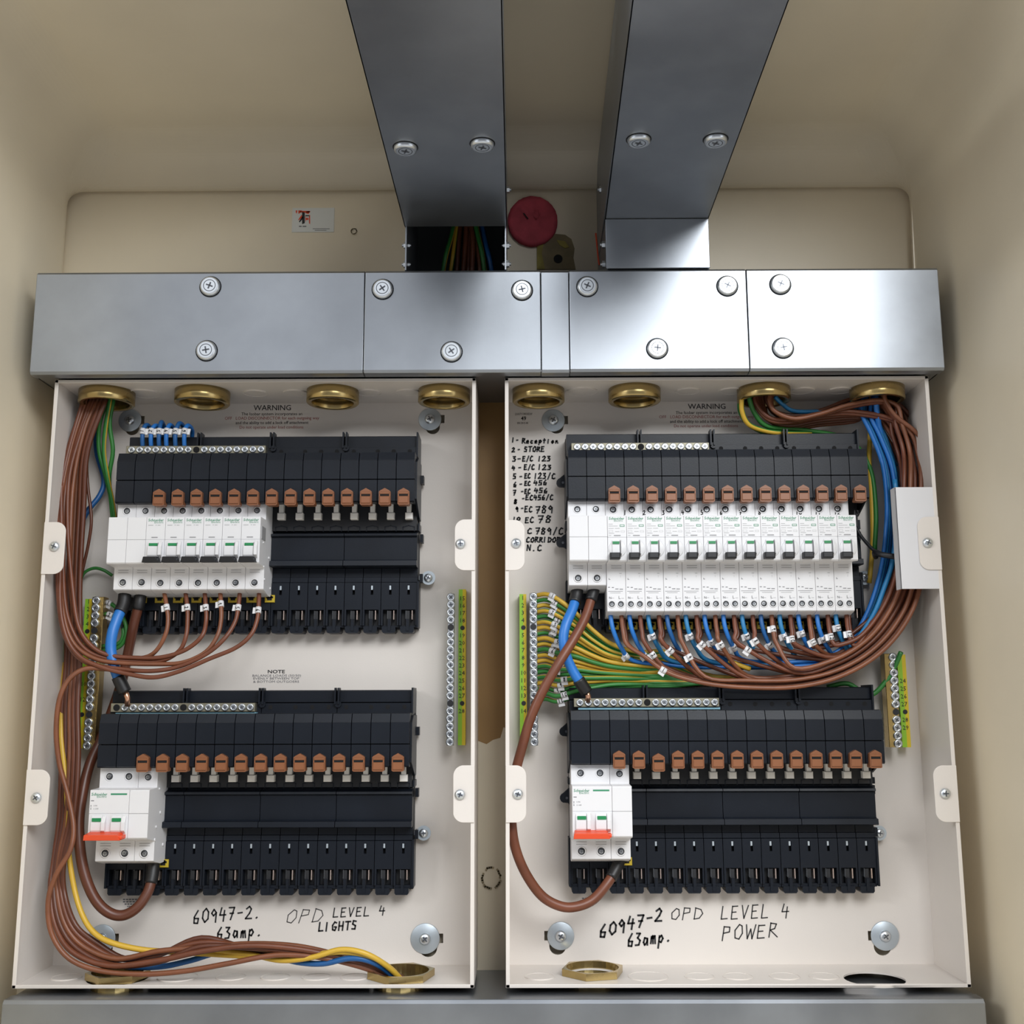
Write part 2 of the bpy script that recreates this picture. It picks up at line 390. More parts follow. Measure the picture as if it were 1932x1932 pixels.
for x0, x1, y_ in ((564, 569, 426), (571, 578, 426), (590, 622, 431), (594, 616, 434)):
    emb(lb, [(x0, y_), (x1, y_), (x1, y_+(2 if y_ < 430 else 1)), (x0, y_+(2 if y_ < 430 else 1))], INKGR)
lb.obj('small_print', st)

def blob(cx, cy, rx, ry, Y, th, m, name, label, cat, n=64, j=.012, bulge=.002):
    pts = []
    for i in range(n):
        t = 2*math.pi*i/n; k = 1+random.uniform(-j, j)
        pts.append(at(cx+rx*k*math.cos(t), cy-ry*k*math.sin(t), Y))
    c = at(cx, cy, Y); v = [Vector((p.x, YB, p.z)) for p in pts]+[Vector((p.x, Y, p.z)) for p in pts]
    f = [(i, (i+1) % n, (i+1) % n+n, i+n) for i in range(n)]
    for r in (.85, .6, .3):
        v += [Vector((c.x+(p.x-c.x)*r, Y-bulge*(1-r)+random.uniform(-.0005, .0005), c.z+(p.z-c.z)*r)) for p in pts]
    for a in (1, 2, 3): f += [(a*n+i, a*n+(i+1) % n, (a+1)*n+(i+1) % n, (a+1)*n+i) for i in range(n)]
    f.append(tuple(4*n+i for i in range(n)))
    b = MB().add(v, f, m, True); o = b.obj(name); tag(o, label, cat); return o
fs = blob(1005, 416, 47, 46, YB-.006, .006, PINK, 'fire_seal', 'round crimson fire-stopping plug in the wall between the vertical trunkings', 'plug')
b = MB(); ribbon(b, [(at(988, 410, YB).x, at(988, 410, YB).z), (at(996, 420, YB).x, at(996, 420, YB).z)], .0012, YB-.0095, HOLE)
q = [at(x, y, YB) for x, y in ((1008, 402), (1016, 404), (1018, 412), (1012, 420), (1006, 413))]
ribbon(b, [(p.x, p.z) for p in q], .0010, YB-.0098, PINK); b.obj('crack', fs)
b = MB(); P = [(1017, 462), (1028, 448), (1045, 442), (1066, 444), (1078, 452), (1084, 470), (1082, 488), (1086, 509), (1016, 509)]
b.plate([(at(x, y, YB).x, at(x, y, YB).z) for x, y in P], YB-.0015, YB+.0005, PATCH)
mp = b.obj('filler_patch'); tag(mp, 'rough brownish filler patch with a drilled hole below the crimson plug', 'patch')
b = MB(); P = [(1013, 462), (1026, 460), (1022, 480), (1028, 509), (1013, 509)]
b.plate([(at(x, y, YB).x, at(x, y, YB).z) for x, y in P], YB-.0022, YB-.0010, MUST)
P = [(1050, 454), (1066, 457), (1074, 468), (1066, 470), (1056, 464)]
b.plate([(at(x, y, YB).x, at(x, y, YB).z) for x, y in P], YB-.0022, YB-.0010, MUST); b.obj('mustard_smear', mp)
b = MB(); b.cyl(at(1053, 488, YB-.0024), .0046, .001, HOLE, n=18); b.obj('drilled_hole', mp)
# stains between and beside the boxes
for i, (cx, cy, r1, m, lab) in enumerate(((927, 1656, 17, GRPS, 'round brown stain ring low in the gap between the two boxes'), (668, 437, 5, GRPS, 'small dark scuff on the wall right of the white sticker'))):
    b = MB(); pts = []
    for j in range(29):
        t = 2*math.pi*j/28; r = r1*(1+random.uniform(-.07, .07)); p = at(cx+r*math.cos(t), cy-1.15*r*math.sin(t), YB-.0004); pts.append((p.x, p.z))
    [ribbon(b, pts[q:q+(5 if i == 0 else 9)], .0018 if i == 0 else .001, YB-.0004-.0001*q, m) for q in ((0, 6, 12, 17, 23) if i == 0 else (0, 9, 19))]; tag(b.obj('wall_stain'), lab, 'stain')

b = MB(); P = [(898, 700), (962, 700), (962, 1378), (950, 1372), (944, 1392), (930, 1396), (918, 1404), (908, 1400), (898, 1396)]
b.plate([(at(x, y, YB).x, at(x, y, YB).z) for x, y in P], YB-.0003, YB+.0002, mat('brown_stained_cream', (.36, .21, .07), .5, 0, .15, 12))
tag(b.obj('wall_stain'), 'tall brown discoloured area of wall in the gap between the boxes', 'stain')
# ================================================================== TRUNKING
YT = -.018
ZTT, ZTB = Z(510, YT, 900), Z(701, YT, 900)
TX0, TX1 = X(69, 510, YT)+.0005, X(1769, 506, YT)
tr = thing('horizontal_trunking', 'long galvanised steel trunking crossing the wall above both boxes', 'trunking')
b = MB()
t = .0012
b.box(TX0, TX1, YT+.004, YT+.004+t, ZTB+.012, ZTT-.012, HOLE)
b.box(TX0, TX1, YT+.003, YB-.0005, ZTT-t-.001, ZTT-.001, GALV); b.box(TX0, TX1, YT+.003, YB-.0005, ZTB+.001, ZTB+.001+t, GALV)
b.box(TX0, TX0+t, YT+.003, YB-.0005, ZTB+.001, ZTT-.001, GALV); b.box(TX1-t, TX1, YT+.003, YB-.0005, ZTB+.001, ZTT-.001, GALV)
b.obj('body', tr)
def cover(x0, x1, front, parent, scr, name='cover', lab=None):
    """folded steel lid: front plate with turned-in lips"""
    b = MB(); r = .002
    prof = [(front+.014, ZTT+.0006), (front+r, ZTT+.0006), (front, ZTT-r), (front, ZTB+r), (front+r, ZTB-.0006), (front+.014, ZTB-.0006),
            (front+.014, ZTB+.0006), (front+r, ZTB+.0008), (front+.0012, ZTB+r), (front+.0012, ZTT-r), (front+r, ZTT-.0008), (front+.014, ZTT-.0008)]
    b.prism(prof, x0, x1, GALV)
    o = b.obj(name, parent, bevel=.0006)
    if lab: o['label'] = lab
    for x, y in scr: screw(o, at(x, y, front), .0092, 'lid')
    return o
xb = [TX0, X(687, 600, YT), X(1020.5, 600, YT), X(1074.5, 600, YT), X(1411, 600, YT), TX1]
cover(xb[0], xb[1]-.0003, YT, tr, [(397, 541), (390, 662)])
cover(xb[1]+.0003, xb[2]-.0003, YT, tr, [(722, 546), (985, 548), (852, 664)])
cover(xb[2]+.0002, xb[3]-.0002, YT+.0016, tr, [], 'coupling')
cover(xb[3]+.0003, xb[4]-.0003, YT-.0002, tr, [(1108, 541), (1372, 540), (1240, 658)])
cover(xb[4]+.0003, xb[5], YT, tr, [(1472, 537), (1477, 657)])
# risers and forward runs
def riser(pts_x, y_bend, y_top, frontpx, open_front, label, nuts, lidscr):
    t = .0013
    xl, xr = X(pts_x[0], y_bend, YT), X(pts_x[1], y_bend, YT)
    zb = Z(y_bend, YT, pts_x[0]); R = thing('trunking_riser', label, 'trunking')
    b = MB(); yb = YB-.001
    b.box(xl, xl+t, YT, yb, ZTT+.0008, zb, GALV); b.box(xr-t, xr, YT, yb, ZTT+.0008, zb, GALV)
    b.box(xl, xr, yb-t, yb, ZTT+.0008, zb+.09, mk2('dg', lambda: mat('dark_shaded_steel', (.045, .05, .05), .6, .3)))  # back plate coloured near-black to stand for shade inside the riser
    # forward run under the ceiling; frontpx = where its two lower edges leave the frame
    fl, fr = at_z(frontpx[0], 0, zb), at_z(frontpx[1], 0, zb)
    k = (-.375-YT)/(fl.y-YT); FL = Vector((xl+(fl.x-xl)*k, -.375, zb)); k = (-.375-YT)/(fr.y-YT); FR = Vector((xr+(fr.x-xr)*k, -.375, zb))
    BL, BR = Vector((xl, YT, zb)), Vector((xr, YT, zb)); h = Vector((0, 0, .098))
    BLb, BRb = Vector((xl, yb, zb)), Vector((xr, yb, zb)); tx = Vector((t, 0, 0)); tz = Vector((0, 0, t))
    b.hexa([FL, FL+tx, BLb+tx, BLb, FL+h, FL+h+tx, BLb+h+tx, BLb+h], GALV)
    b.hexa([FR-tx, FR, BRb, BRb-tx, FR+h-tx, FR+h, BRb+h, BRb+h-tx], GALV)
    b.hexa([FL+h, FR+h, BRb+h, BLb+h, FL+h+tz, FR+h+tz, BRb+h+tz, BLb+h+tz], GALV)
    b.obj('body', R)
    ex = Vector((.0008, 0, 0)); d = Vector((0, 0, -.0014)); lip = Vector((0, 0, .012))
    b = MB()
    b.hexa([FL-ex+d, FR+ex+d, BR+ex+d, BL-ex+d, FL-ex, FR+ex, BR+ex, BL-ex], GALV)
    b.hexa([FL-ex+d, FL+d, BL+d, BL-ex+d, FL-ex+lip, FL+lip, BL+lip, BL-ex+lip], GALV)
    b.hexa([FR+d, FR+ex+d, BR+ex+d, BR+d, FR+lip, FR+ex+lip, BR+ex+lip, BR+lip], GALV)
    lid = b.obj('underside_cover', R)
    for x, y in lidscr:
        p = at_z(x, y, zb-.0014); o = place(screw_mesh(.0092, 'lid'), 'screw', lid, p); o.rotation_euler = (math.pi/2, 0, random.uniform(0, 3)); o.rotation_euler = Matrix.Rotation(math.pi/2, 3, 'X').to_euler()
    if not open_front:
        MB().box(xl-.0006, xr+.0006, YT-.001, YT+.0006, ZTT+.001, zb-.0018, GALV).obj('front_cover', R, bevel=.0005)
    for (x, y, Y, side) in nuts:
        p = at(x, y, Y); o = place(screw_mesh(.0034, 'nut'), 'bolt', R, (xr if side > 0 else xl, p.y, p.z))
        if side < 0: o.rotation_euler = (0, math.pi, 0)
        if open_front and y > 430:
            q = place(screw_mesh(.0022, 'nut'), 'bolt', R, ((xr-t) if side > 0 else xl+t, p.y, p.z))
            if side > 0: q.rotation_euler = (0, math.pi, 0)
    return R, xl, xr, zb
RL, rlx0, rlx1, rlz = riser((765, 955), 425, 0, (655, 945), True, 'left vertical trunking with its front cover missing, coloured cables showing inside', [(957, 268, .06, 1), (960, 358, .045, 1), (960, 463, -.004, 1), (958, 498, -.004, 1), (762, 463, -.004, -1), (762, 499, -.004, -1)], [(765, 278), (910, 271)])
RR, rrx0, rrx1, rrz = riser((1143, 1335), 411, 0, (1195, 1485), False, 'right vertical trunking closed by a bright galvanised front cover', [(1136, 268, .06, -1), (1136, 358, .02, -1), (1133, 462, .002, -1), (1133, 499, .002, -1)], [(1205, 263), (1350, 263)])
b = MB(); b.tube(smooth_path([(1124, 440, .05), (1126, 460, .05), (1129, 490, .05), (1131, 500, .05)]), .0009, RED, 6)
tag(b.obj('thin_wire'), 'thin red wire end beside the right vertical trunking', 'wire')
# lower trunking
lt = thing('lower_trunking', 'galvanised steel trunking along the bottom edge below both boxes', 'trunking')
zlt = Z(1888, -.022, 900); lx0, lx1 = X(5, 1889, -.022), X(1858, 1888, -.022)
b = MB(); b.box(lx0, lx1, -.018, YB-.001, zlt-.1, zlt-.001, GALV); b.obj('body', lt)
b = MB(); r = .0025
b.prism([(-.004, zlt+.0006), (-.022+r, zlt+.0006), (-.022, zlt-r), (-.022, zlt-.098), (-.0195, zlt-.0985), (-.0195, zlt-.001), (-.004, zlt-.0008)], lx0-.0004, lx1+.0004, GALV); b.obj('cover', lt, bevel=.0008)
# cables inside the open riser
for i, (m, m2, pts, r, lab) in enumerate((
    (CGN, CYE, [(862, 395, .06), (853, 440, .05), (842, 480, .045), (835, 516, .05)], .0024, 'green and yellow cable, leftmost inside the open trunking'),
    (CYE, CGN, [(866, 400, .06), (860, 440, .055), (855, 480, .05), (850, 516, .055)], .0022, 'mostly yellow cable, second from left inside the open trunking'),
    (CBR3, None, [(872, 400, .06), (866, 450, .055), (862, 516, .055)], .0026, 'dark brown cable, third from left inside the open trunking'),
    (CBR, None, [(880, 400, .055), (879, 450, .05), (874, 516, .05)], .0026, 'brown cable, fourth from left inside the open trunking'),
    (CBR3, None, [(890, 400, .055), (886, 450, .052), (884, 516, .05)], .0026, 'dark brown cable in the middle of the open trunking'),
    (CBR, None, [(884, 400, .055), (892, 450, .045), (891, 516, .045)], .0026, 'brown cable, fifth from right inside the open trunking'),
    (CBR2, None, [(892, 400, .055), (899, 450, .05), (906, 516, .05)], .0024, 'lighter brown cable, third from right inside the open trunking'),
    (CGN, CYE, [(893, 400, .05), (902, 445, .045), (910, 480, .045), (915, 516, .05)], .0025, 'green and yellow cable, second from right inside the open trunking'),
    (CBL, None, [(905, 400, .06), (914, 450, .05), (923, 485, .045), (929, 516, .05)], .0024, 'blue cable, rightmost inside the open trunking'))):
    tag(MB().tube(smooth_path(pts), r, m, 8, m2, rot=5).obj('cable'), lab, 'cable')

# ================================================================== BOXES
YP = .0805           # front face of the back panel
BZ0, BZ1 = 1.2003, 1.7415
BOX = {'left': (X(103, 1150, 0)*0+.0001, .3966), 'right': (.4238, .8207)}
def knock(mb, x0, yc, r, z, up):
    pass
def arc_ring(b, c, r, a0, a1, wd, hgt, m, n=18, ax='z', s=1):
    """raised arc on a horizontal plate"""
    for i in range(n):
        t0, t1 = a0+(a1-a0)*i/n, a0+(a1-a0)*(i+1)/n
        v = []
        for t, k in ((t0, r-wd), (t0, r), (t1, r), (t1, r-wd)): v.append(Vector((c[0]+k*math.cos(t), c[1]+k*math.sin(t), c[2])))
        u = [p+Vector((0, 0, s*hgt)) for p in v]
        b.hexa(v+u, m)
def panel_curve(outer, holes, th, m, name):
    """flat plate in XZ with real holes; returns mesh, front face at y=0, back at y=th"""
    c = bpy.data.curves.new('plate', 'CURVE'); c.dimensions = '2D'; c.fill_mode = 'BOTH'; c.extrude = th/2
    for L in [outer]+holes:
        sp = c.splines.new('POLY'); sp.points.add(len(L)-1); sp.use_cyclic_u = True
        for i, (x, z) in enumerate(L): sp.points[i].co = (x, z, 0, 1)
    o = bpy.data.objects.new('plate', c); me = bpy.data.meshes.new_from_object(o); bpy.data.objects.remove(o); bpy.data.curves.remove(c)
    me.materials.clear(); me.materials.append(m)
    me.transform(Matrix.Translation((0, th/2, 0)) @ Matrix.Rotation(math.pi/2, 4, 'X')); return me
def circ(cx, cz, r, n=28): return [(cx+r*math.cos(2*math.pi*i/n), cz+r*math.sin(2*math.pi*i/n)) for i in range(n)]
WASHERS = [('left', 245, 793, 22, (1, 1), 'grey', 'washer at the upper left corner of the left box, beside green wires'), ('left', 811, 791, 22, (1, 1), 'g', 'washer at the upper right corner of the left box'),
           ('left', 192, 1771, 24, (1, .8), 'g', 'washer at the lower left of the left box, behind the cables'), ('left', 802, 1771, 26, (1, .2), 'g', 'washer at the lower right corner of the left box'),
           ('right', 1044, 793, 22, (1, .2), 'w', 'bright washer at the upper left corner of the right box'), ('right', 1058, 1766, 24, (-1, 1), 'g', 'washer at the lower left corner of the right box'),
           ('right', 1670, 1766, 25, (-1, 1), 'g', 'washer at the lower right corner of the right box')]
KNOCK = {'left': ([272, 481, 557, 695, 770], [132, 340, 440, 523, 600, 672]), 'right': ([1098, 1299, 1380, 1514, 1586], [1018, 1222, 1318, 1390, 1478, 1552])}
GL = {'left': [(202, 102), (382, 102), (628, 98), (838, 98)], 'right': [(1016, 98), (1197, 98), (1441, 99), (1655, 100)]}
GLY = .036
def gland_x(px, z): # centre of the gland in the top wall
    p = at_z(px, 745, z); d = at(px, 748, GLY); return d.x
def box(side):
    x0, x1 = BOX[side]; t = .0014
    E_ = thing('enclosure', 'cream steel distribution board enclosure on the %s, without its door' % side, 'enclosure')
    # back panel with keyholes
    holes = []
    for sd, px, py, r, (sx, sy), _, _ in WASHERS:
        if sd != side: continue
        c = at(px, py, YP); R = (r/2083)*1.09
        cx, cz = c.x, c.z
        holes.append(circ(cx+.003*sx, cz-R*.55-.002*sy, R*.62, 20))
        hx = cx+sx*R*.98; holes.append([(hx-.003, cz-.004), (hx+.0035, cz-.004), (hx+.0035, cz+.0045), (hx-.003, cz+.0045)])
    me = panel_curve([(x0+t, BZ0+t), (x1-t, BZ0+t), (x1-t, BZ1-t), (x0+t, BZ1-t)], holes, .0012, CREAM, 'back')
    place(me, 'back_panel', E_, (0, YP, 0))
    b = MB()
    b.box(x0, x0+t, 0, YP+.001, BZ0, BZ1, CREAM); b.obj('side_wall', E_, bevel=.0004)
    b = MB(); b.box(x1-t, x1, 0, YP+.001, BZ0, BZ1, CREAM); b.obj('side_wall', E_, bevel=.0004)
    # folded front rim of the sides
    b = MB()
    b.box(x0, x0+.0035, -.0004, .0012, BZ0, BZ1, CREAM); b.box(x1-.0035, x1, -.0004, .0012, BZ0, BZ1, CREAM)
    b.box(x0, x1, -.0004, .0012, BZ1-.003, BZ1, CREAM); b.box(x0, x1, -.0004, .0012, BZ0, BZ0+.003, CREAM)
    b.obj('front_rim', E_, bevel=.0004)
    # top and bottom walls with holes
    gz = BZ1; th = [circ(at(px, 748, GLY).x, GLY, .0225) for px, _ in GL[side]]
    me = panel_curve([(x0+t, .0004), (x1-t, .0004), (x1-t, YP+.001), (x0+t, YP+.001)], th, t, CREAM, 'top')
    me.transform(Matrix.Rotation(math.pi/2, 4, 'X')); # (x, y, z)->(x, -z, y)
    for v in me.vertices: v.co = (v.co.x, -v.co.y, v.co.z)
    me.flip_normals()
    place(me, 'top_wall', E_, (0, 0, BZ1-t))
    bh = [(222, 1846), (755, 1843)] if side == 'left' else [(1118, 1838), (1650, 1847)]
    hc = []
    for px, py in bh:
        p = at_z(px, py, BZ0+t); hc.append((p.x, p.y))
    me = panel_curve([(x0+t, .0004), (x1-t, .0004), (x1-t, YP+.001), (x0+t, YP+.001)], [circ(a, c, .0262 if i or side == 'left' else .022) for i, (a, c) in enumerate(hc)], t, CREAM, 'bottom')
    me.transform(Matrix.Rotation(math.pi/2, 4, 'X'))
    for v in me.vertices: v.co = (v.co.x, -v.co.y, v.co.z)
    me.flip_normals()
    place(me, 'bottom_wall', E_, (0, 0, BZ0))
    # knockouts
    for px in KNOCK[side][0]:
        b = MB(); p = at(px, 740, .04); rr = .0125 if px not in (272, 1098) else .016
        arc_ring(b, (p.x, .042, BZ1-t), rr, math.pi*1.15, math.pi*1.85, .0009, .0013, CREAM, s=-1, n=14)
        arc_ring(b, (p.x, .042, BZ1-t), rr, 0, 2*math.pi, .0005, .0003, CREAM, s=-1, n=24); b.obj('knockout', E_)
    for px in KNOCK[side][1]:
        b = MB(); p = at_z(px, 1840, BZ0+t); rr = .0135 if px not in (340, 1222) else .018
        arc_ring(b, (p.x, .034, BZ0+t), rr, 0, 2*math.pi, .0006, .0004, CREAM, s=1, n=24)
        arc_ring(b, (p.x, .034, BZ0+t), rr, math.pi*1.15, math.pi*1.85, .0008, .0009, CREAM, s=1, n=14); b.obj('knockout', E_)
    # lugs
    L = {'left': [(83, 122, 985, 1083, -1, (103, 1031)), (51, 92, 1452, 1557, -1, (69, 1505)), (858, 896, 980, 1076, 1, (869, 1026)), (855, 896, 1444, 1552, 1, (868, 1499))],
         'right': [(953, 990, 981, 1076, -1, (974, 1025)), (953, 993, 1444, 1552, -1, (977, 1498)), (1733, 1772, 975, 1075, 1, (1750, 1024)), (1763, 1808, 1444, 1551, 1, (1783, 1497))]}[side]
    for (a, c, ya, yb_, s, sc) in L:
        za, zb = Z(ya, -.0016, (a+c)/2), Z(yb_, -.0016, (a+c)/2)
        xa = x0+.0002 if s < 0 else x1-.0002
        xi = X(c, (ya+yb_)/2, -.0016) if s < 0 else X(a, (ya+yb_)/2, -.0016)
        r = .009; d = 1 if s < 0 else -1; pts = [(xa, zb), (xi-d*r, zb)]
        for k in range(1, 8): tt = k/8*math.pi/2; pts.append((xi-d*r+d*r*math.sin(tt), zb+r-r*math.cos(tt)))
        for k in range(0, 8): tt = k/8*math.pi/2; pts.append((xi-d*r+d*r*math.cos(tt), za-r+r*math.sin(tt)))
        pts += [(xi-d*r, za), (xa, za)]
        b = MB(); b.plate(pts, -.0018, -.0004, CREAM)
        o = b.obj('fixing_lug', E_, bevel=.0003)
        screw(o, at(sc[0], sc[1], -.0018), .0046, 'pan')
    return E_
EB = {s: box(s) for s in ('left', 'right')}
# printed text of the boxes
YI = YP-.0003
for s, ox in (('left', 0), ('right', 820)):
    oy = 0 if s == 'left' else -2.5; Eo = EB[s]
    type_at('WARNING', 514+ox, 774+oy, YI, 10.5, INK, Eo, width=73, bold=.00004)
    type_at('The Isobar system incorporates an', 513+ox, 783.5+oy, YI, 6, INK, Eo, width=119)
    type_at('OFF   LOAD DISCONNECTOR for each outgoing way', 513+ox, 791.5+oy, YI, 6, INKR, Eo, width=184)
    type_at('and the ability to add a lock off attachment', 513+ox, 800+oy, YI, 6, INK, Eo, width=142)
    type_at('Do not operate under load conditions', 512+ox, 808.5+oy, YI, 6, INKR, Eo, width=124)
type_at('NOTE', 521, 1270, YI, 6, INK, EB['left'], width=32, bold=.00008)
type_at('BALANCE LOADS (50/50)', 522, 1276.5, YI, 4, INKGR, EB['left'], width=91)
type_at('EVENLY BETWEEN TOP', 521, 1282, YI, 4, INKGR, EB['left'], width=86)
type_at('& BOTTOM OUTGOERS', 521, 1288, YI, 4, INKGR, EB['left'], width=86)
type_at('QUALITY CHECKED BY', 988, 783, YI, 4.5, INK, EB['right'], width=34)
type_at('49', 988, 793, YI, 8, INK, EB['right'], width=10, bold=.0001)
type_at('SIN 2015-48', 986, 800, YI, 4, INK, EB['right'], width=21)
for s, cx, cy in (('left', 246, 1702), ('right', 1112, 1700)):
    b = MB()
    for i, (dx, wd) in enumerate(((0, 28), (1, 30), (2, 26), (1, 14))):
        p0, p1 = at(cx-wd/2+dx, cy+i*4.4-5, YI), at(cx+wd/2+dx, cy+i*4.4-5, YI)
        n = 5
        for k in range(n):
            a = p0.x+(p1.x-p0.x)*k/n; c = a+(p1.x-p0.x)/n*.75
            b.add([(a, YI, p0.z-.0006), (c, YI, p0.z-.0006), (c, YI, p0.z+.0006), (a, YI, p0.z+.0006)], [(0, 1, 2, 3)], INKGR)
    b.obj('small_print', EB[s])
# handwriting
def hand(side, items, name='marker_writing'):
    b = MB()
    for it in items: script_text(b, *it[:5], YP-.0004, INK, *it[5:])
    o = b.obj(name, EB[side]); o['label'] = 'black marker pen handwriting'
hand('left', [('60947-2.', 364, 1742, 25, 16.5, 2.7, 1.5, .12)])
hand('left', [('63amp.', 409, 1771, 23, 15, 2.9, 1.0, .1)])
hand('left', [('OPD', 538, 1742, 26, 25, 1.4, 1.0, .25), ('LEVEL 4', 628, 1731, 17, 14.5, 2.0, .6, .12)])
hand('left', [('LIGHTS', 601, 1757, 16, 12.5, 2.8, .8, .1)])
hand('right', [('60947-2', 1131, 1769, 25, 17.5, 3.4, 5, .12)])
hand('right', [('63amp.', 1184, 1786, 25, 14.5, 3.2, 2, .12)])
hand('right', [('OPD', 1265, 1735, 22, 22, 1.7, .5, .1)])
hand('right', [('LEVEL 4', 1360, 1735, 26, 19, 1.9, .6, .1)])
hand('right', [('POWER', 1362, 1774, 26, 22, 2.0, 1.5, .1)])
W_ = 2.8
for rows in ([('1', 965, 834, 8, 7), ('-', 974, 834, 8, 5), ('Reception', 985, 836, 9, 7.9)], [('2', 966, 853, 8, 7), ('-', 977, 852, 8, 5), ('STORE', 989, 852, 9, 8)],
             [('3-', 967, 870, 9, 9), ('E/C', 986, 870, 9, 7), ('123', 1014, 870, 9, 9)], [('4', 966, 887, 8, 7), ('-', 978, 886, 8, 7), ('E/C', 989, 886, 9, 7), ('123', 1014, 886, 9, 9.5)],
             [('5', 968, 903, 9, 7), ('-', 980, 903, 8, 7), ('EC', 990, 902, 9, 6), ('123/C', 1007, 903, 10, 8.5)], [('6', 969, 919, 9, 7), ('-', 980, 917, 8, 7), ('EC', 990, 916, 8, 6), ('456', 1007, 915, 9, 9)],
             [('7', 968, 934, 9, 7), ('-', 983, 931, 7, 6), ('EC', 990, 931, 8, 6), ('456', 1008, 930, 9, 9)], [('8', 970, 950, 8, 7), ('-', 985, 944, 7, 6), ('EC456/C', 992, 943, 9, 7.6)],
             [('9', 973, 965, 8, 6), ('-', 983, 963, 8, 6), ('EC', 990, 966, 10, 8), ('789', 1010, 968, 13, 12)], [('10', 967, 982, 6, 8), ('EC', 991, 986, 10, 9), ('78', 1014, 986, 13, 15)],
             [('C', 995, 1007, 10, 11), ('789/C', 1010, 1008, 12, 11)], [('CORRIDOR', 993, 1023, 9, 8.2)], [('N.C', 994, 1039, 10, 10)]):
    hand('right', [(r[0], r[1], r[2], r[3], r[4], W_, 0, .08) for r in rows])
# washers
for sd, px, py, r, _, kind, lab in WASHERS:
    c = at(px, py, YP-.0012); R = r/2083*1.09
    o = MB().lathe((0, 0, 0), [(.0001, 0), (R*.97, 0), (R, .0003), (R, .0012), (.0001, .0012)], WASH, n=36).obj('penny_washer', loc=c)
    tag(o, ('large zinc ' if 'bright' not in lab else 'large ')+lab, 'washer')
    screw(o, (0, 0, 0), .0052, 'pan'); o.children[0].location = (0, 0, 0)

# brass bushes in the top walls
for side in ('left', 'right'):
    for i, (px, wd) in enumerate(GL[side]):
        c = at(px, 748, GLY); R = wd/2083*1.075/2; zt = BZ1-.0016; h = .0125
        b = MB(); b.lathe((c.x, GLY, zt), [(R, .0), (R, -h+.001), (R-.001, -h), (R-.0045, -h), (R-.0052, -h+.001), (R-.0048, -h+.004), (R-.0056, -h+.0055), (R-.0048, -h+.007), (R-.0056, -h+.0085), (R-.005, .003), (R-.005, .006), (R-.003, .006), (R-.003, 0)], BRASS, ax='z', n=48, closed=True)
        lab = {0: 'leftmost', 1: 'second', 2: 'third', 3: 'rightmost'}[i]
        tag(b.obj('brass_bush'), 'round brass bush, %s of four in the top of the %s box' % (lab+(' from left' if i in (1, 2) else ''), side), 'bush')
# bottom hexagon bushes
def hexbush(px, py, R, r, lab, hole=True, zt=.0016, h=.006, a0=.26):
    p = at_z(px, py, BZ0+.0014); b = MB(); n = 36
    out = []; z0 = BZ0+zt
    def hexr(t): t = (t-a0) % (math.pi/3)-math.pi/6; return R*math.cos(math.pi/6)/math.cos(t)
    v = []
    for zz, fn in ((z0, hexr), (z0+h, hexr), (z0+h, lambda t: r), (z0-.010, lambda t: r)):
        for k in range(n): t = 2*math.pi*k/n+a0; v.append((p.x+fn(t)*math.cos(t), p.y+fn(t)*math.sin(t), zz))
    f = []
    for a in range(3): f += [(a*n+k, a*n+(k+1) % n, (a+1)*n+(k+1) % n, (a+1)*n+k) for k in range(n)]
    b.add(v, f, BRASS)
    o = b.obj('hexagon_bush'); tag(o, lab, 'bush'); return p
hexbush(222, 1846, .0275, .0225, 'brownish hexagonal brass bush under the cables at the bottom left')
hexbush(757, 1844, .0300, .0245, 'hexagonal brass bush with cables entering it at the left box bottom')
hexbush(1118, 1838, .0285, .0235, 'empty hexagonal brass bush in the bottom of the right box')

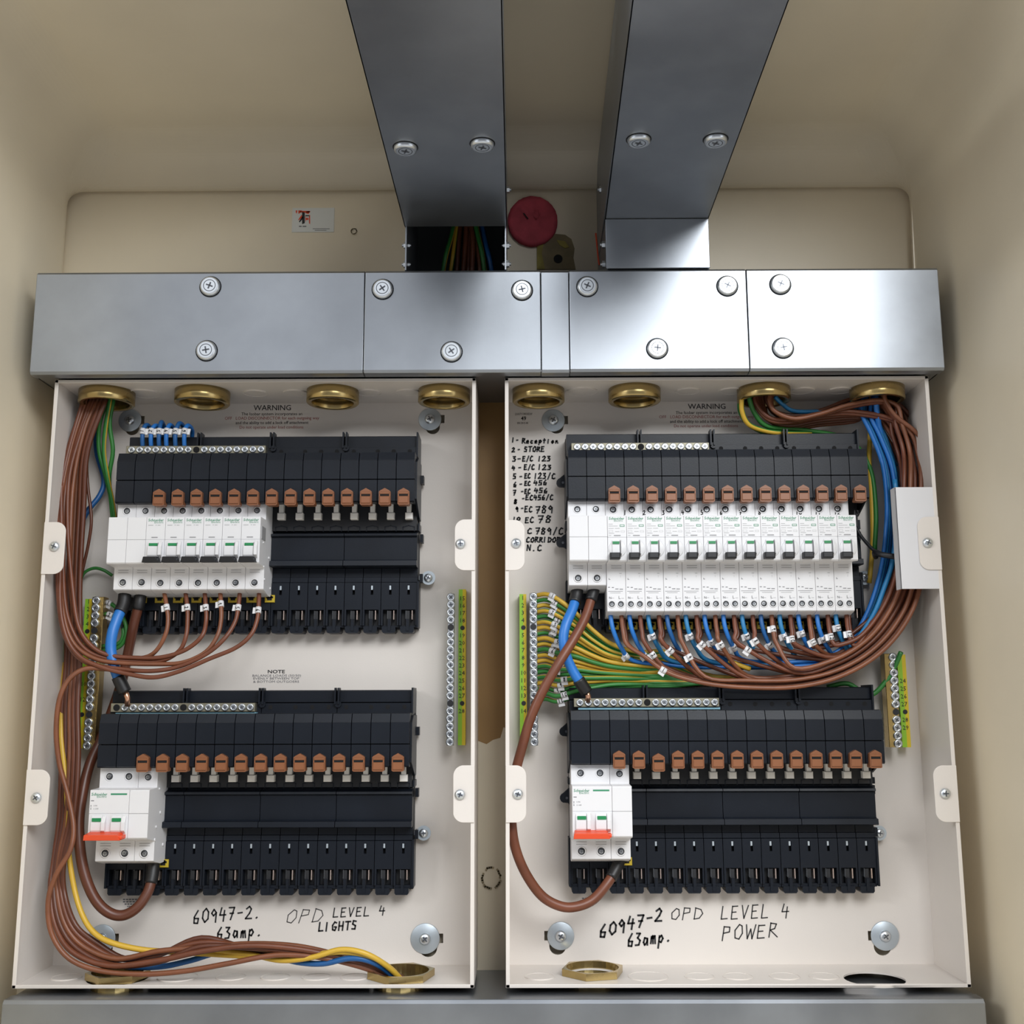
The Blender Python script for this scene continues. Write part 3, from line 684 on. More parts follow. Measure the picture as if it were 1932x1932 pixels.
# ================================================================== BUSBAR CHASSIS
PT = .01765
def mk(key, fn):
    if key not in _c: _c[key] = fn()
    return _c[key]
def chassis(name_lab, xr, y, first_tab, white_from, bar, low_tab=None, gone=(), ears=(), bracket=None, blue=False, shade=None):
    """y: photo rows: strip top, cover top, groove, cover bottom, ridge, plate top, plate bottom, lower top, slot, big slot, bottom"""
    C_ = thing('busbar_chassis', name_lab, 'chassis')
    x0 = xr-16*PT
    YC, YD = .018, .068
    zs, zc0, zc1, zg, zc2 = Z(y[0], .05), Z(y[1], YC+.006), Z(y[2], YC), Z(y[3], YC), Z(y[4], YC)
    zr, zp0, zp1, zl0, zsm, zb0, zb1, zbt = [Z(v, .058) for v in y[5:13]]
    # pan
    b = MB(); b.box(x0, xr, YD+.001, YP-.0005, zbt+.004, zs, BLK2)
    b.box(x0+.001, xr-.001, .055, YD+.002, zr+.001, zc2+.004, BLK2)
    b.obj('pan', C_)
    # top shroud sections
    for k in range(4):
        b = MB(); a, c = x0+4*k*PT, x0+4*(k+1)*PT
        zz = zs-(zs-zc0)*.52
        b.prism([(.074, zs), (.050, zs), (.048, zs-.001), (.048, zz), (.052, zz-.0006), (.044, zz-.001), (.044, zc0-.001), (.074, zc0-.001)], a+.0003, c-.0003, BLK)
        for u in (.12, .45, .67, .89):
            b.cyl((a+4*PT*u, .0438, zc0+(zz-zc0)*.55), .0021, .0004, HOLE, n=12)
        b.obj('top_shroud', C_)
        if k:
            b = MB()
            for d in (-.0016, .0016): b.box(a+d-.0007, a+d+.0007, .040, .05, zz-.002, zs+.002, BLK)
            b.cyl((a+.001, .0415, zz-.002), .003, .004, BLK, n=12); b.obj('clip', C_)
    b = MB(); b.box(xr-.0012, xr+.0004, .042, .075, zc0, zs+.002, BLK); b.obj('end_plate', C_)
    # shoulder between shroud and covers, side cheeks
    b = MB(); b.prism([(YC+.0078, zc0+.0002), (.074, zc0+.0002), (.074, zc2+.004), (YC+.010, zc2+.004), (YC+.010, zc1)], x0+.0006, xr-.0006, BLK2); b.obj('cover_rail', C_)
    for xx, d in ((xr, 1), (x0, -1)):
        b = MB(); a, c = (xx-.0004, xx+.0014) if d > 0 else (xx-.0014, xx+.0004)
        b.prism([(.040, zc0-.002), (YC+.008, zc1), (YC+.006, zc2+.004), (.060, zc2-.010), (.072, zc2-.010), (.072, zc0-.002)], a, c, BLK)
        b.obj('side_cheek', C_)
        MB().box(a, c, .056, .076, zr+.001, zc2-.014, BLK).obj('side_cheek', C_); MB().box(a, c, .058, .076, zb1-.002, zl0-.004, BLK).obj('side_cheek', C_)
        if d > 0:
            for zz in (zc1-.008, zr-.004, zl0+.001): MB().box(xx+.0012, xx+.0042, .066, .076, zz-.005, zz+.003, BLK).obj('side_hook', C_)
    # way covers
    def cov():
        b = MB(); g = .0007; w = PT-g
        b.prism([(YC+.0075, zc0), (YC+.0035, zc0-.0003), (YC+.0004, zc1+.0003), (YC, zc1-.0003), (YC, zg+.0004), (YC+.006, zg+.0004), (YC+.010, zc0-.001)], g/2, g/2+w, BLK)
        b.prism([(YC+.0003, zg-.0005), (YC+.0003, zc2+.0012), (YC+.002, zc2), (YC+.012, zc2), (YC+.012, zg-.0005)], g/2, g/2+w, BLK)
        b.box(g/2+.0004, g/2+w-.0004, YC+.0002, YC+.0004, zc1-.0001, zc1+.0002, BLK2)
        return b.mesh('way_cover')
    mc = cov()
    for k in range(16): place(mc, 'way_cover', C_, (x0+k*PT, 0, 0))
    # brown tabs
    def tabm():
        b = MB(); w = .0054; h0, h1 = -.0080, .0058
        b.plate([(-w, h0+.0008), (-w+.0012, h0), (w-.0012, h0), (w, h0+.0008), (w, h1-.0012), (w*.8, h1-.0002), (0, h1+.0022), (-w*.8, h1-.0002), (-w, h1-.0012)], -.0035, .006, BRN)
        b.box(-w+.0012, w-.0012, -.0038, -.0034, .0002, .0020, HOLE)
        b.box(-w+.0008, w-.0008, -.0043, -.0034, .0021, h1-.0016, BRN, .0004)
        b.box(-w+.0008, w-.0008, -.0046, -.0034, -.0066, .0001, BRN, .0005)
        return b.mesh('brown_tab')
    tm = mk('tab', tabm)
    for k in range(first_tab, 16):
        dz = -.0025 if k == low_tab else 0
        place(tm, 'lever_tab', C_, (x0+(k+.5)*PT-.0012, YC-.0012, zc2+.0045+dz))
    def whitem():
        b = MB(); b.box(-.0036, .0036, -.004, .004, -.0072, -.0008, WHT2, .0006); b.box(-.0022, .0022, -.0030, .004, -.001, .009, WHT2); return b.mesh('white_tab')
    wm = mk('wt', whitem)
    for k in range(white_from, 16): place(wm, 'white_tab', C_, (x0+(k+.5)*PT+.0006, .052, Z(y[4]+(19 if y[4] < 1000 else 12), .05)))
    # centre plates
    for k in range(4):
        a, c = x0+4*k*PT, x0+4*(k+1)*PT
        b = MB(); b.prism([(.074, zr+.002), (.060, zr+.002), (.059, zr-.001), (.056, zp0+.002), (.050, zp0+.001), (.0495, zp0-.001), (.053, zp0-.0025), (.053, zp1+.007), (.052, zp1+.006),
                           (.047, zp1+.0055), (.0465, zp1+.0008), (.048, zp1), (.074, zp1)], a+.0003, c-.0003, BLK)
        b.obj('centre_plate', C_)
        for j in range(4):
            b = MB(); u = a+(j+.5)*PT; zz = zr+.0045
            ribbon(b, [(u-.0055, zz-.004), (u-.0055, zz), (u, zz+.0014), (u+.0055, zz), (u+.0055, zz-.004)], .0008, .0545, BLK); b.obj('arch_rib', C_)
    # lower modules
    def lowm():
        b = MB(); F = .060; g = .0006; a, c = g/2, PT-g/2; zh = zb0
        zt_ = zl0
        b.box(a, c, F+.0025, .074, zt_+.0003, zp1-.0003, BLK)
        b.box(a, c, F+.001, .074, zt_-.0045, zt_, BLK)
        s0, s1 = a+.0075, a+.0099; m0, m1 = zsm+.0045, zsm-.0045
        b.box(a, c, F, .074, m0, zt_-.0050, BLK); b.box(a, s0, F, .074, m1, m0, BLK); b.box(s1, c, F, .074, m1, m0, BLK)
        b.box(a, c, F, .074, zh, m1, BLK)
        b.box(s0, s1, F+.006, .074, m1, m0, HOLE)
        # pockets
        p0, p1, q0, q1 = a+.0018, a+.0062, a+.0098, c-.0016
        b.box(a, p0, F, .074, zb1, zh, BLK); b.box(q1, c, F, .074, zb1, zh, BLK)
        b.box(p1, q0, F+.0015, .074, zb1, zh-.001, BLK2); b.box(p0, q1, .072, .074, zb1, zh, HOLE)
        b.box(p1+.0005, q0-.0004, F-.0008, F+.004, zbt+.002, zh-.009, BLK)
        # foot
        b.box(a, c, F+.002, .074, zbt+.0055, zb1, BLK)
        b.plate([(a+.0022, zbt), (c-.0042, zbt), (c-.003, zbt+.0016), (c-.003, zbt+.006), (a+.001, zbt+.006), (a+.001, zbt+.0016)], F, .078, BLK)
        return b.mesh('outgoing_way')
    lm = lowm()
    b1 = MB().box(.0122, .0130, .0605, .070, zb0-.0095, zb0-.0008, mk('bl', lambda: mat('tinned_copper', (.85, .68, .60), .25, .8))); b2 = MB().box(.0062, .0067, .0625, .070, zb0-.0085, zb0-.0008, ZINC)
    b1.add(b2.v, b2.f, ZINC); bl = b1.mesh('contact_blade')
    cm = MB().box(.0080, .0097, .0605, .066, zsm+.0004, zsm+.0045, WASH).mesh('contact_pin')
    for k in range(16):
        place(lm, 'outgoing_way', C_, (x0+k*PT, 0, 0)); 
        if k >= gone: place(cm, 'contact_pin', C_, (x0+k*PT, 0, 0))
        place(bl, 'contact_blade', C_, (x0+k*PT, 0, 0))
    # neutral bar
    bx0, bx1, by, n, dark, blank = bar
    Yb_ = .036; zb_ = Z(by, Yb_); xa, xc = X(bx0, by, Yb_), X(bx1, by, Yb_)
    nb = MB().box(xa, xc, Yb_, .046, zb_-.0040, zb_+.0040, mk('nbm', lambda: mat('plated_brass', (.30, .28, .21), .45, .7, .2, 40)), .0003).obj('neutral_bar', C_)
    s0, s1 = xa+.0055, xc-.0042
    for k in range(n):
        p = Vector((s0+(s1-s0)*k/(n-1), Yb_, zb_))
        if k in dark: MB().cyl(p+Vector((0, -.0004, 0)), .0031, .0003, HOLE, n=14).obj('empty_hole', nb)
        else: screw(nb, p, .0034, 'terminal')
    if blue:
        MB().box(xa+.004, xc+.001, Yb_+.002, .05, zb_-.0064, zb_-.0046, mk('bs', lambda: mat('pale_blue_strip', (.20, .40, .50), .5))).obj('blue_strip', C_)
    # ears and earthing bracket
    for (ex, ey) in ears:
        b = MB(); c = at(ex, ey, .07); x1 = x0+.002
        pts = [(x1, c.z-.008), (c.x+.003, c.z-.0045)]+[(c.x+.0045*math.cos(t), c.z+.0045*math.sin(t)) for t in (math.radians(d) for d in (250, 220, 190, 160, 130, 110))]+[(x1, c.z+.011)]
        b.plate(pts, .066, .070, BLK); b.cyl((c.x+.002, .0657, c.z), .0012, .0003, ZINCD, n=10); b.obj('fixing_ear', C_)
    if bracket:
        c = at(bracket[0], bracket[1], .07); b = MB()
        b.box(xr-.002, c.x, .0715, .0727, c.z-.002, c.z+.002, GALVD); b.cyl((c.x, .0712, c.z), .0068, .0012, WASH, n=20)
        o = b.obj('fixing_bracket', C_); screw(o, (c.x, .0710, c.z), .0042, 'pan')
    return dict(x0=x0, xr=xr)
UL = chassis('black busbar chassis at the top of the left box with eight white devices', X(783, 880, .018), [822, 853, 867, 903, 946, 1003, 1010, 1070, 1088, 1112, 1149, 1179, 1193], 2, 8,
             (238, 501, 846, 17, (8,), ()), gone=8, bracket=(808, 1090))
LL = chassis('black busbar chassis at the bottom of the left box, nearly empty', X(773, 1390, .018), [1301, 1345, 1362, 1403, 1447, 1486, 1494, 1559, 1576, 1601, 1640, 1671, 1689], 2, 3,
             (209, 481, 1333, 17, (0, 8), (7,)), gone=3, bracket=(799, 1572), blue=True)
UR = chassis('black busbar chassis at the top of the right box, filled with white breakers', X(1639, 900, .018), [820, 850, 864, 899, 943, 1003, 1010, 1070, 1088, 1112, 1149, 1179, 1193], 2, 16,
             (1078, 1338, 844, 17, (8,), ()), gone=16, ears=((1058, 912), (1058, 1025)), bracket=(1632, 1090))
LR = chassis('black busbar chassis at the bottom of the right box, nearly empty', X(1668, 1390, .018), [1298, 1341, 1359, 1399, 1443, 1482, 1490, 1556, 1573, 1598, 1639, 1669, 1687], 2, 3,
             (1083, 1357, 1326, 17, (8,), (7,)), low_tab=4, gone=3, ears=((1064, 1380), (1065, 1505)), bracket=(1660, 1572), blue=True)

# ================================================================== DEVICES
def dev_body(n, z, mtl=None, low_y=.028, gap=.0003, side_marks=True):
    """modular device body n modules wide; z = (shoulder top, nose top, nose mid, nose bottom, lower top, bottom)"""
    sh, nt, nm, nb_, lt_, bt = z
    b = MB(); w = n*PT-gap
    prof = [(.070, sh+.0006), (.028, sh), (.0275, nt+.0004), (.0072, nt-.0002), (.0068, nt-.001), (.0068, nm+.0003), (.0074, nm+.0001), (.0074, nm-.0001), (.0068, nm-.0003),
            (.0068, nb_+.001), (.0080, nb_-.0002), (low_y-.001, lt_), (low_y, lt_-.0008), (low_y, bt+.0008), (low_y+.0010, bt), (low_y+.020, bt-.004), (.068, bt-.004), (.070, bt+.010)]
    b.prism(prof, gap/2, gap/2+w, mtl or WHT)
    return b
def groove(b, x, z0, z1, y): b.box(x-.00012, x+.00012, y-.00012, y+.0002, z0, z1, GREY)
def bars(b, items, y):
    for (x0, x1, z0, z1, m) in items: b.add([(x0, y, z0), (x1, y, z0), (x1, y, z1), (x0, y, z1)], [(0, 1, 2, 3)], m)
def put_type(key, s, wd, m, D, x, y, z, name='maker_name', bold=0):
    def f():
        me = type_mesh(s, .004, m, 'LEFT', res=1, bold=bold); xs = [v.co.x for v in me.vertices]; k = wd/(max(xs)-min(xs)); me.transform(Matrix.Scale(k, 4)); return me
    return place(mk(key, f), name, D, (x, y, z))
def zset(vals, xx):
    Ys = (.028, .0275, .0068, .0068, .028, .028)
    a, b_, c, d, e, f = vals
    return (Z(a, .028, xx), Z(b_, .0068, xx), Z(c, .0068, xx), Z(d, .0068, xx), Z(e, .028, xx), Z(f, .028, xx))
def slots(b, cx, z, y):
    for d in (0, .0021): bars(b, [(cx-.0048, cx+.0048, z-d, z-d+.0007, LGREY)], y)
def yellow_clip(D, x, z, up=False):
    b = MB(); y = .058
    b.box(x-.0048, x+.0048, y, y+.003, z-.0062, z+.001, YEL, .0005); b.box(x-.0022, x+.0022, y-.0003, y+.001, z-.0042, z+.0005, HOLE); b.box(x-.0034, x+.0034, y-.0003, y+.001, z-.0022, z-.0004, HOLE)
    b.obj('yellow_clip', D)
def mcb(x, zs, k, label, group):
    D = thing('circuit_breaker', label, 'breaker', group=group)
    me = mk(('mcb', k[0]), lambda: None) if False else None
    sh, nt, nm, nb_, lt_, bt = zs
    key = ('mcbbody', round(sh, 4))
    def f():
        b = dev_body(1, zs); slots(b, PT*.5, lt_-.0028, .0278); 
        bars(b, [(.0052, .0110, nm+.0016, nm+.0026, GREY)], .00668)
        bars(b, [(.0018, .0064, nt-.0082, nt-.0076, LGREY), (.0086, .0094, nt-.0082, nt-.0074, LGREY), (.0104, .0130, nt-.0082, nt-.0076, LGREY)], .00668)
        return b.mesh('body')
    o = place(mk(key, f), 'body', D, (x, 0, 0), .0004)
    def r():   # rocker housing and its bright window
        b = MB(); zt, zb_ = nm-.0032, nb_+.0055; c = .0086
        b.prism([(.0068, zt+.0018), (.0052, zt), (.0040, zt-.004), (.0040, zb_+.002), (.0060, zb_-.001), (.0068, zb_-.001)], .0030, .0128, WHT)
        b.prism([(.0068, zt+.0022), (.0046, zt+.0008), (.0022, zt-.004), (.0022, zb_+.002), (.0068, zb_-.001)], .0130, .0160, WHT)
        b.box(.0125, .0129, .0030, .0068, zb_, zt, GREY)
        return b.mesh('rocker_housing')
    place(mk(('rock', round(nm, 4)), r), 'rocker_housing', D, (x, 0, 0), .0005)
    def gi(): return MB().box(.0042, .0122, .0036, .0045, nm-.0061, nm-.0037, GRN).mesh('green_indicator')
    place(mk(('gi', round(nm, 4)), gi), 'green_indicator', D, (x, 0, 0))
    def tg():
        b = MB(); z0 = nb_+.0002
        b.hexa([(-.0008, .0008, z0), (.0150, .0008, z0), (.0156, .0075, z0+.0004), (.0006, .0075, z0+.0004), (.0010, -.0014, z0+.0052), (.0122, -.0014, z0+.0052), (.0128, .0070, z0+.0064), (.0020, .0070, z0+.0064)], BLK2)
        b.box(.0118, .0148, .0002, .0070, z0+.0012, z0+.0042, BLK2, .0006)
        return b.mesh('toggle')
    place(mk(('tg', round(nm, 4)), tg), 'toggle', D, (x, 0, 0), .0006)
    put_type('sch', 'Schneider', .0142, INKG, D, x+.0016, .00665, nt-.0042, bold=.00006)
    put_type('ele', 'Electric', .0082, INKG, D, x+.0072, .00665, nt-.0061)
    screw(D, (x+PT*.5, .0278, sh-(sh-nt)*.46), .0029, 'sunk', 'terminal_screw'); screw(D, (x+PT*.5, .0278, bt+.0066), .0030, 'sunk', 'terminal_screw')
    yellow_clip(D, x+PT*.95, bt-.003)
    return D
def blank(x, zs, n, label, cat='terminal block', name='terminal_block', wires=True, clip=True):
    D = thing(name, label, cat)
    sh, nt, nm, nb_, lt_, bt = zs
    for k in range(n):
        b = dev_body(1, zs)
        slots(b, PT*.5, lt_-.0028, .0278)
        bars(b, [(.0004, PT-.0004, nm-.00015, nm+.00015, LGREY)], .00668)
        b.obj('module', D, (x+k*PT, 0, 0), .0004)
        screw(D, (x+PT*(k+.5), .0278, sh-(sh-nt)*.46), .0030, 'sunk', 'terminal_screw'); screw(D, (x+PT*(k+.5), .0278, bt+.0072), .0031, 'sunk', 'terminal_screw')
        if clip: yellow_clip(D, x+PT*(k+.95), bt-.003)
    return D
def side_dots(D, x, zs, pts):
    b = MB()
    for (yy, zz, r) in pts: b.cyl((x, yy, zz), r, .0009, WHT, ax='x', n=10)
    b.obj('side_rivet', D)
# upper left row
zUL = zset((948, 975, 1018, 1063, 1071, 1113), 340)
D = blank(UL['x0'], zUL, 2, 'plain white two-module terminal block at the left end of the upper left row')
for i in range(6):
    D = mcb(UL['x0']+(2+i)*PT, zUL, ('ul',), '%s circuit breaker from the left in the left box, wide black toggle' % ORD[i], 'breakers in the left box')
    if i == 5:
        x = UL['x0']+8*PT-.0002; sh, nt, nm, nb_, lt_, bt = zUL
        b = MB(); b.box(x, x+.0006, .012, .027, nt-.020, nt-.008, GREY); b.obj('side_print', D)
        side_dots(D, x, zUL, [(.02, nm-.001, .0008), (.025, nb_-.001, .0010), (.045, nb_+.01, .0012), (.055, bt+.004, .0012), (.03, bt+.010, .001)])
# lower left: isolator + one module
def isolator(x, zs, label, mirror=False):
    D = thing('switch_disconnector', label, 'switch'); sh, nt, nm, nb_, lt_, bt = zs
    b = dev_body(2, zs)
    for k in range(2): slots(b, PT*(k+.5), lt_-.0028, .0278)
    bars(b, [(.0185, .0330, nt-.0045, nt-.0031, INKG), (.0012, .0040, nt-.0098, nt-.0091, INKGR), (.0012, .0018, nt-.0142, nt-.0132, INKGR), (.0012, .0018, nt-.0170, nt-.0160, INKGR), (.0014, .0016, nt-.0165, nt-.0132, INKGR)], .00668)
    b.obj('body', D, (x, 0, 0), .0004)
    put_type('iso_s', 'Schneider', .0140, INKG, D, x+.0014, .00665, nt-.0050, bold=.00006); put_type('iso_e', 'Electric', .0085, INKG, D, x+.0062, .00665, nt-.0068)
    put_type('ion', 'I.ON', .0032, INKGR, D, x+.0036, .00665, nt-.0142, 'marking'); put_type('oof', 'O.OFF', .0046, INKGR, D, x+.0036, .00665, nt-.0170, 'marking')
    for k in range(2):
        xx = x+k*PT; zt, zb_ = nm-.0032, nb_+.0055
        b = MB(); b.prism([(.0068, zt+.0018), (.0052, zt), (.0040, zt-.004), (.0040, zb_+.002), (.0060, zb_-.001), (.0068, zb_-.001)], .0030, .0124, WHT)
        b.prism([(.0068, zt+.0022), (.0046, zt+.0008), (.0022, zt-.004), (.0022, zb_+.002), (.0068, zb_-.001)], .0127, .0160, WHT); b.obj('rocker_housing', D, (xx, 0, 0), .0005)
        MB().box(.0042, .0120, .0034, .0045, nm-.0066, nm-.0036, GRN).obj('green_indicator', D, (xx, 0, 0))
        screw(D, (xx+PT*.5, .0278, sh-(sh-nt)*.42), .0031, 'sunk', 'terminal_screw'); screw(D, (xx+PT*.5, .0278, bt+.0074), .0032, 'sunk', 'terminal_screw')
    z0 = nb_-.0002; b = MB()
    b.hexa([(.0002, -.004, z0), (.0325, -.004, z0), (.0333, .0075, z0+.0004), (.0010, .0075, z0+.0004), (.0010, -.0052, z0+.0048), (.0300, -.0052, z0+.0048), (.0303, .0070, z0+.0066), (.0020, .0070, z0+.0066)], RED)
    b.box(.0298, .0338, -.003, .0070, z0+.0010, z0+.0042, RED, .0006)
    o = b.obj('toggle', D, (x, 0, 0), .0006); o['label'] = 'wide red toggle joining both poles'
    return D
zLL = zset((1449, 1490, 1535, 1583, 1586, 1626), 240)
D = isolator(LL['x0'], zLL, 'double-pole switch with wide red toggle, lower left row of the left box')
D = blank(LL['x0']+2*PT, zLL, 1, 'plain white single-module block right of the red toggle in the left box')
x = LL['x0']+3*PT-.0002; sh, nt, nm, nb_, lt_, bt = zLL
side_dots(D, x, zLL, [(.034, nt-.001, .0010), (.040, nm-.002, .0014), (.030, nb_+.008, .0012), (.055, nb_+.013, .0013), (.028, nb_-.003, .0014), (.052, nb_-.010, .0014)])
zLR = zset((1443, 1483, 1531, 1580, 1583, 1622), 1120)
D = isolator(LR['x0'], zLR, 'double-pole switch with wide red toggle, lower row of the right box')
D = blank(LR['x0']+2*PT, zLR, 1, 'plain white single-module block right of the red toggle in the right box')
zUR = zset((945, 972, 1013, 1058, 1063, 1105), 1110)
D = blank(UR['x0'], zUR, 2, 'plain white two-module terminal block at the left end of the upper right row', clip=False)
# RCBOs
zRC = zset((945, 972, 1013, 1058, 1062, 1154), 1380)
def rcbo(x, i):
    D = thing('circuit_breaker', '%s tall breaker from the left in the right box, small black toggle' % ORD[i], 'breaker', group='tall breakers in the right box')
    sh, nt, nm, nb_, lt_, bt = zRC
    def f():
        b = dev_body(1, zRC, low_y=.026); slots(b, PT*.52, lt_-.0030, .0258)
        Lm = INKGR; y = .00668
        rows = [(.0012, .0050, nt-.0082), (.0012, .0094, nt-.0100), (.0012, .0058, nt-.0122), (.0068, .0114, nt-.0122), (.0070, .0110, nt-.0152), (.0012, .0062, nt-.0168), (.0012, .0034, nt-.0188)]
        bars(b, [(a, c, z, z+.0005, LGREY) for a, c, z in rows], y)
        for a, c, z, h in ((.0012, .0050, nt-.0156, .0018), (.0124, .0158, nt-.0156, .0014)):
            bars(b, [(a, c, z, z+.00018, LGREY), (a, c, z+h, z+h+.00018, LGREY), (a, a+.0002, z, z+h, LGREY), (c-.0002, c, z, z+h, LGREY)], y)
        bars(b, [(.0114, .0158, nt-.0104, nt-.0084, INKG)], y); bars(b, [(.0119, .0153, nt-.0099, nt-.0089, WHT)], y-.00004)
        bars(b, [(.0058, .0120, nm+.0012, nm+.0022, GREY)], y)
        y = .0258; zb_ = bt
        bars(b, [(.0118, .0140, zb_+.0355, zb_+.0360, LGREY), (.0128, .0130, zb_+.032, zb_+.034, LGREY), (.0020, .0024, zb_+.0300, zb_+.0315, INKGR), (.0024, .0034, zb_+.0300, zb_+.0304, INKGR),
                 (.0012, .0030, zb_+.0226, zb_+.0232, INKGR), (.0046, .0066, zb_+.0224, zb_+.0230, INKGR), (.0078, .0108, zb_+.0210, zb_+.0216, INKGR), (.0118, .0150, zb_+.0208, zb_+.0214, INKGR),
                 (.0012, .0148, zb_+.0190, zb_+.0193, INKGR), (.0030, .0128, zb_+.0174, zb_+.0179, LGREY),
                 (.0042, .0066, zb_+.0126, zb_+.0130, LGREY), (.0134, .0158, zb_+.0124, zb_+.0128, LGREY)], y)
        return b.mesh('body')
    place(mk('rcbody', f), 'body', D, (x, 0, 0), .0004)
    def r():
        b = MB(); zt, zb_ = nm-.0030, nb_+.0055
        b.lathe((.0088, .0068, (zt+zb_)/2-.001), [(.0082, 0), (.0078, -.0012), (.0001, -.0018)], WHT, n=24)
        b.prism([(.0068, zt+.0004), (.0048, zt), (.0040, zt-.003), (.0040, zb_+.002), (.0068, zb_-.001)], .0040, .0108, WHT)
        b.prism([(.0068, zt+.0014), (.0030, zt-.002), (.0022, zt-.006), (.0024, zb_+.001), (.0068, zb_-.002)], .0118, .0126, WHT)
        b.box(.0110, .0116, .0038, .0052, zb_, zt, GREY); return b.mesh('rocker_housing')
    place(mk('rcrock', r), 'rocker_housing', D, (x, 0, 0), .0004)
    place(mk('rcg', lambda: MB().box(.0042, .0104, .0032, .0045, nm-.0066, nm-.0042, GRN).mesh('g')), 'green_indicator', D, (x, 0, 0))
    def tg():
        b = MB(); z0 = nb_+.0014; b.box(.0014, .0110, -.0010, .0070, z0, z0+.0058, BLK2, .0010); return b.mesh('toggle')
    place(mk('rct', tg), 'toggle', D, (x, 0, 0), .0004)
    put_type('sch', 'Schneider', .0142, INKG, D, x+.0014, .00665, nt-.0038, bold=.00006); put_type('ele2', 'Electric', .0080, INKG, D, x+.0060, .00665, nt-.0056)
    put_type('N', 'N', .0020, INKGR, D, x+.0018, .0257, bt+.0120, 'marking'); put_type('L', 'L', .0016, INKGR, D, x+.0106, .0257, bt+.0120, 'marking'); place(mk('L', None), 'marking', D, (x+.0050, .0277, nt+.0012))
    screw(D, (x+.0074, .0278, sh-(sh-nt)*.46), .0031, 'sunk', 'terminal_screw')
    screw(D, (x+.0044, .0258, bt+.0072), .0027, 'sunk', 'terminal_screw'); screw(D, (x+.0128, .0258, bt+.0072), .0027, 'sunk', 'terminal_screw')
    yellow_clip(D, x+PT*.5, bt-.008)
    b = MB()
    s_ = str(i+1); px = 1171+36.3*i+(2 if i > 8 else 4)
    script_text(b, s_, px+2, 971, 8, 6, .0276, INK, 1.8); b.obj('marker_number', D)
    return D
for i in range(13): rcbo(UR['x0']+(2+i)*PT, i)

# ================================================================== EARTH BARS
def earth_bar(label, xs, ys, xe, nscrew, sx, sy, dark, nums, bx, wdt, numrows=None):
    """strip x-range at top (photo px), rows; screws column; brass block range"""
    E_ = thing('earth_bar', label, 'earth bar')
    Y1 = .066; z0, z1 = Z(ys[1], Y1, xs[0]), Z(ys[0], Y1, xs[0])
    a, c = X(xs[0], ys[0], Y1), X(xs[1], ys[0], Y1)
    b = MB(); mid = a+(c-a)*.55
    first, second = (LIME, YSTR) if not xe else (LIME, YSTR)
    b.box(a, mid, Y1, YP-.001, z0, z1, first); b.box(mid, c, Y1, YP-.001, z0, z1, second); b.obj('number_strip', E_)
    Y2 = .056; zt, zb_ = Z(sy[0]-7, Y2, sx), Z(sy[1]+7, Y2, sx)
    u, v = X(bx[0], sy[0], Y2), X(bx[1], sy[0], Y2)
    bar = MB().box(u, v, Y2, .068, zb_, zt, BRASS if wdt else GALVD, .0004).obj('terminal_bar', E_)
    xc = X(sx, sy[0], Y2); zz0, zz1 = Z(sy[0], Y2, sx), Z(sy[1], Y2, sx)
    for k in range(nscrew):
        z = zz0+(zz1-zz0)*k/(nscrew-1)
        if k in dark: MB().cyl((xc, Y2-.0004, z), .003, .0003, BLK2, n=14).obj('empty_hole', bar); MB().cyl((mid, Y1-.0004, z), .0022, .0003, INK, n=12).obj('dot_mark', E_)
        else: screw(bar, (xc, Y2, z), .0040, 'terminal')
    for (s, k) in nums:
        z = zz0+(zz1-zz0)*k/(nscrew-1)
        me = mk(('num', s), lambda: type_mesh(s, .0058, INK, 'CENTER', 1)); place(me, 'number', E_, ((a+c)/2, Y1-.0004, z-.002))
    if wdt:   # row of small bright tips on the bar's side
        b = MB()
        for k in range(nscrew):
            z = zz0+(zz1-zz0)*(k+.5)/(nscrew-1); b.cyl((v-.002, Y2-.0003, z), .0012, .0004, BRASS, n=8)
        b.obj('side_screw', E_)['kind'] = 'stuff'
    return dict(x=xc, z=lambda k: zz0+(zz1-zz0)*k/(nscrew-1), v=v)
EL = earth_bar('brass earth bar at the left of the left box, behind the brown cables', (161, 175), (1130, 1412), 0, 20, 182, (1133, 1407), (4, 15), [('1', 0), ('2', 1), ('3', 2), ('4', 3), ('5', 5), ('8', 9), ('10', 11), ('12', 13)], (174, 196), True)
ER = earth_bar('earth bar numbered 15 to 28 at the right of the left box', (865.5, 879), (1112, 1406), 1, 20, 851, (1127, 1400), (4, 14), [('15', 0), ('16', 1), ('17', 2), ('18', 3), ('19', 5), ('20', 6), ('21', 7), ('22', 8), ('23', 9), ('24', 10), ('25', 11), ('26', 12), ('27', 13), ('28', 15)], (845, 857), False)
E2L = earth_bar('earth bar numbered 1 to 14 at the left of the right box, earth wires attached', (980, 993), (1121, 1412), 0, 20, 1006, (1126, 1400), (4, 14), [('1', 0), ('2', 1), ('3', 2), ('4', 3), ('5', 5), ('6', 6), ('7', 7), ('8', 8), ('9', 9), ('10', 10), ('11', 11), ('12', 12), ('13', 13), ('14', 15)], (999, 1013), False)
E2R = earth_bar('earth bar at the right of the right box, partly under brown cables', (1692, 1708), (1235, 1410), 1, 12, 1684, (1240, 1403), (7,), [('24', 3), ('25', 4), ('26', 5), ('27', 6), ('28', 8), ('29', 9)], (1668, 1690), True)

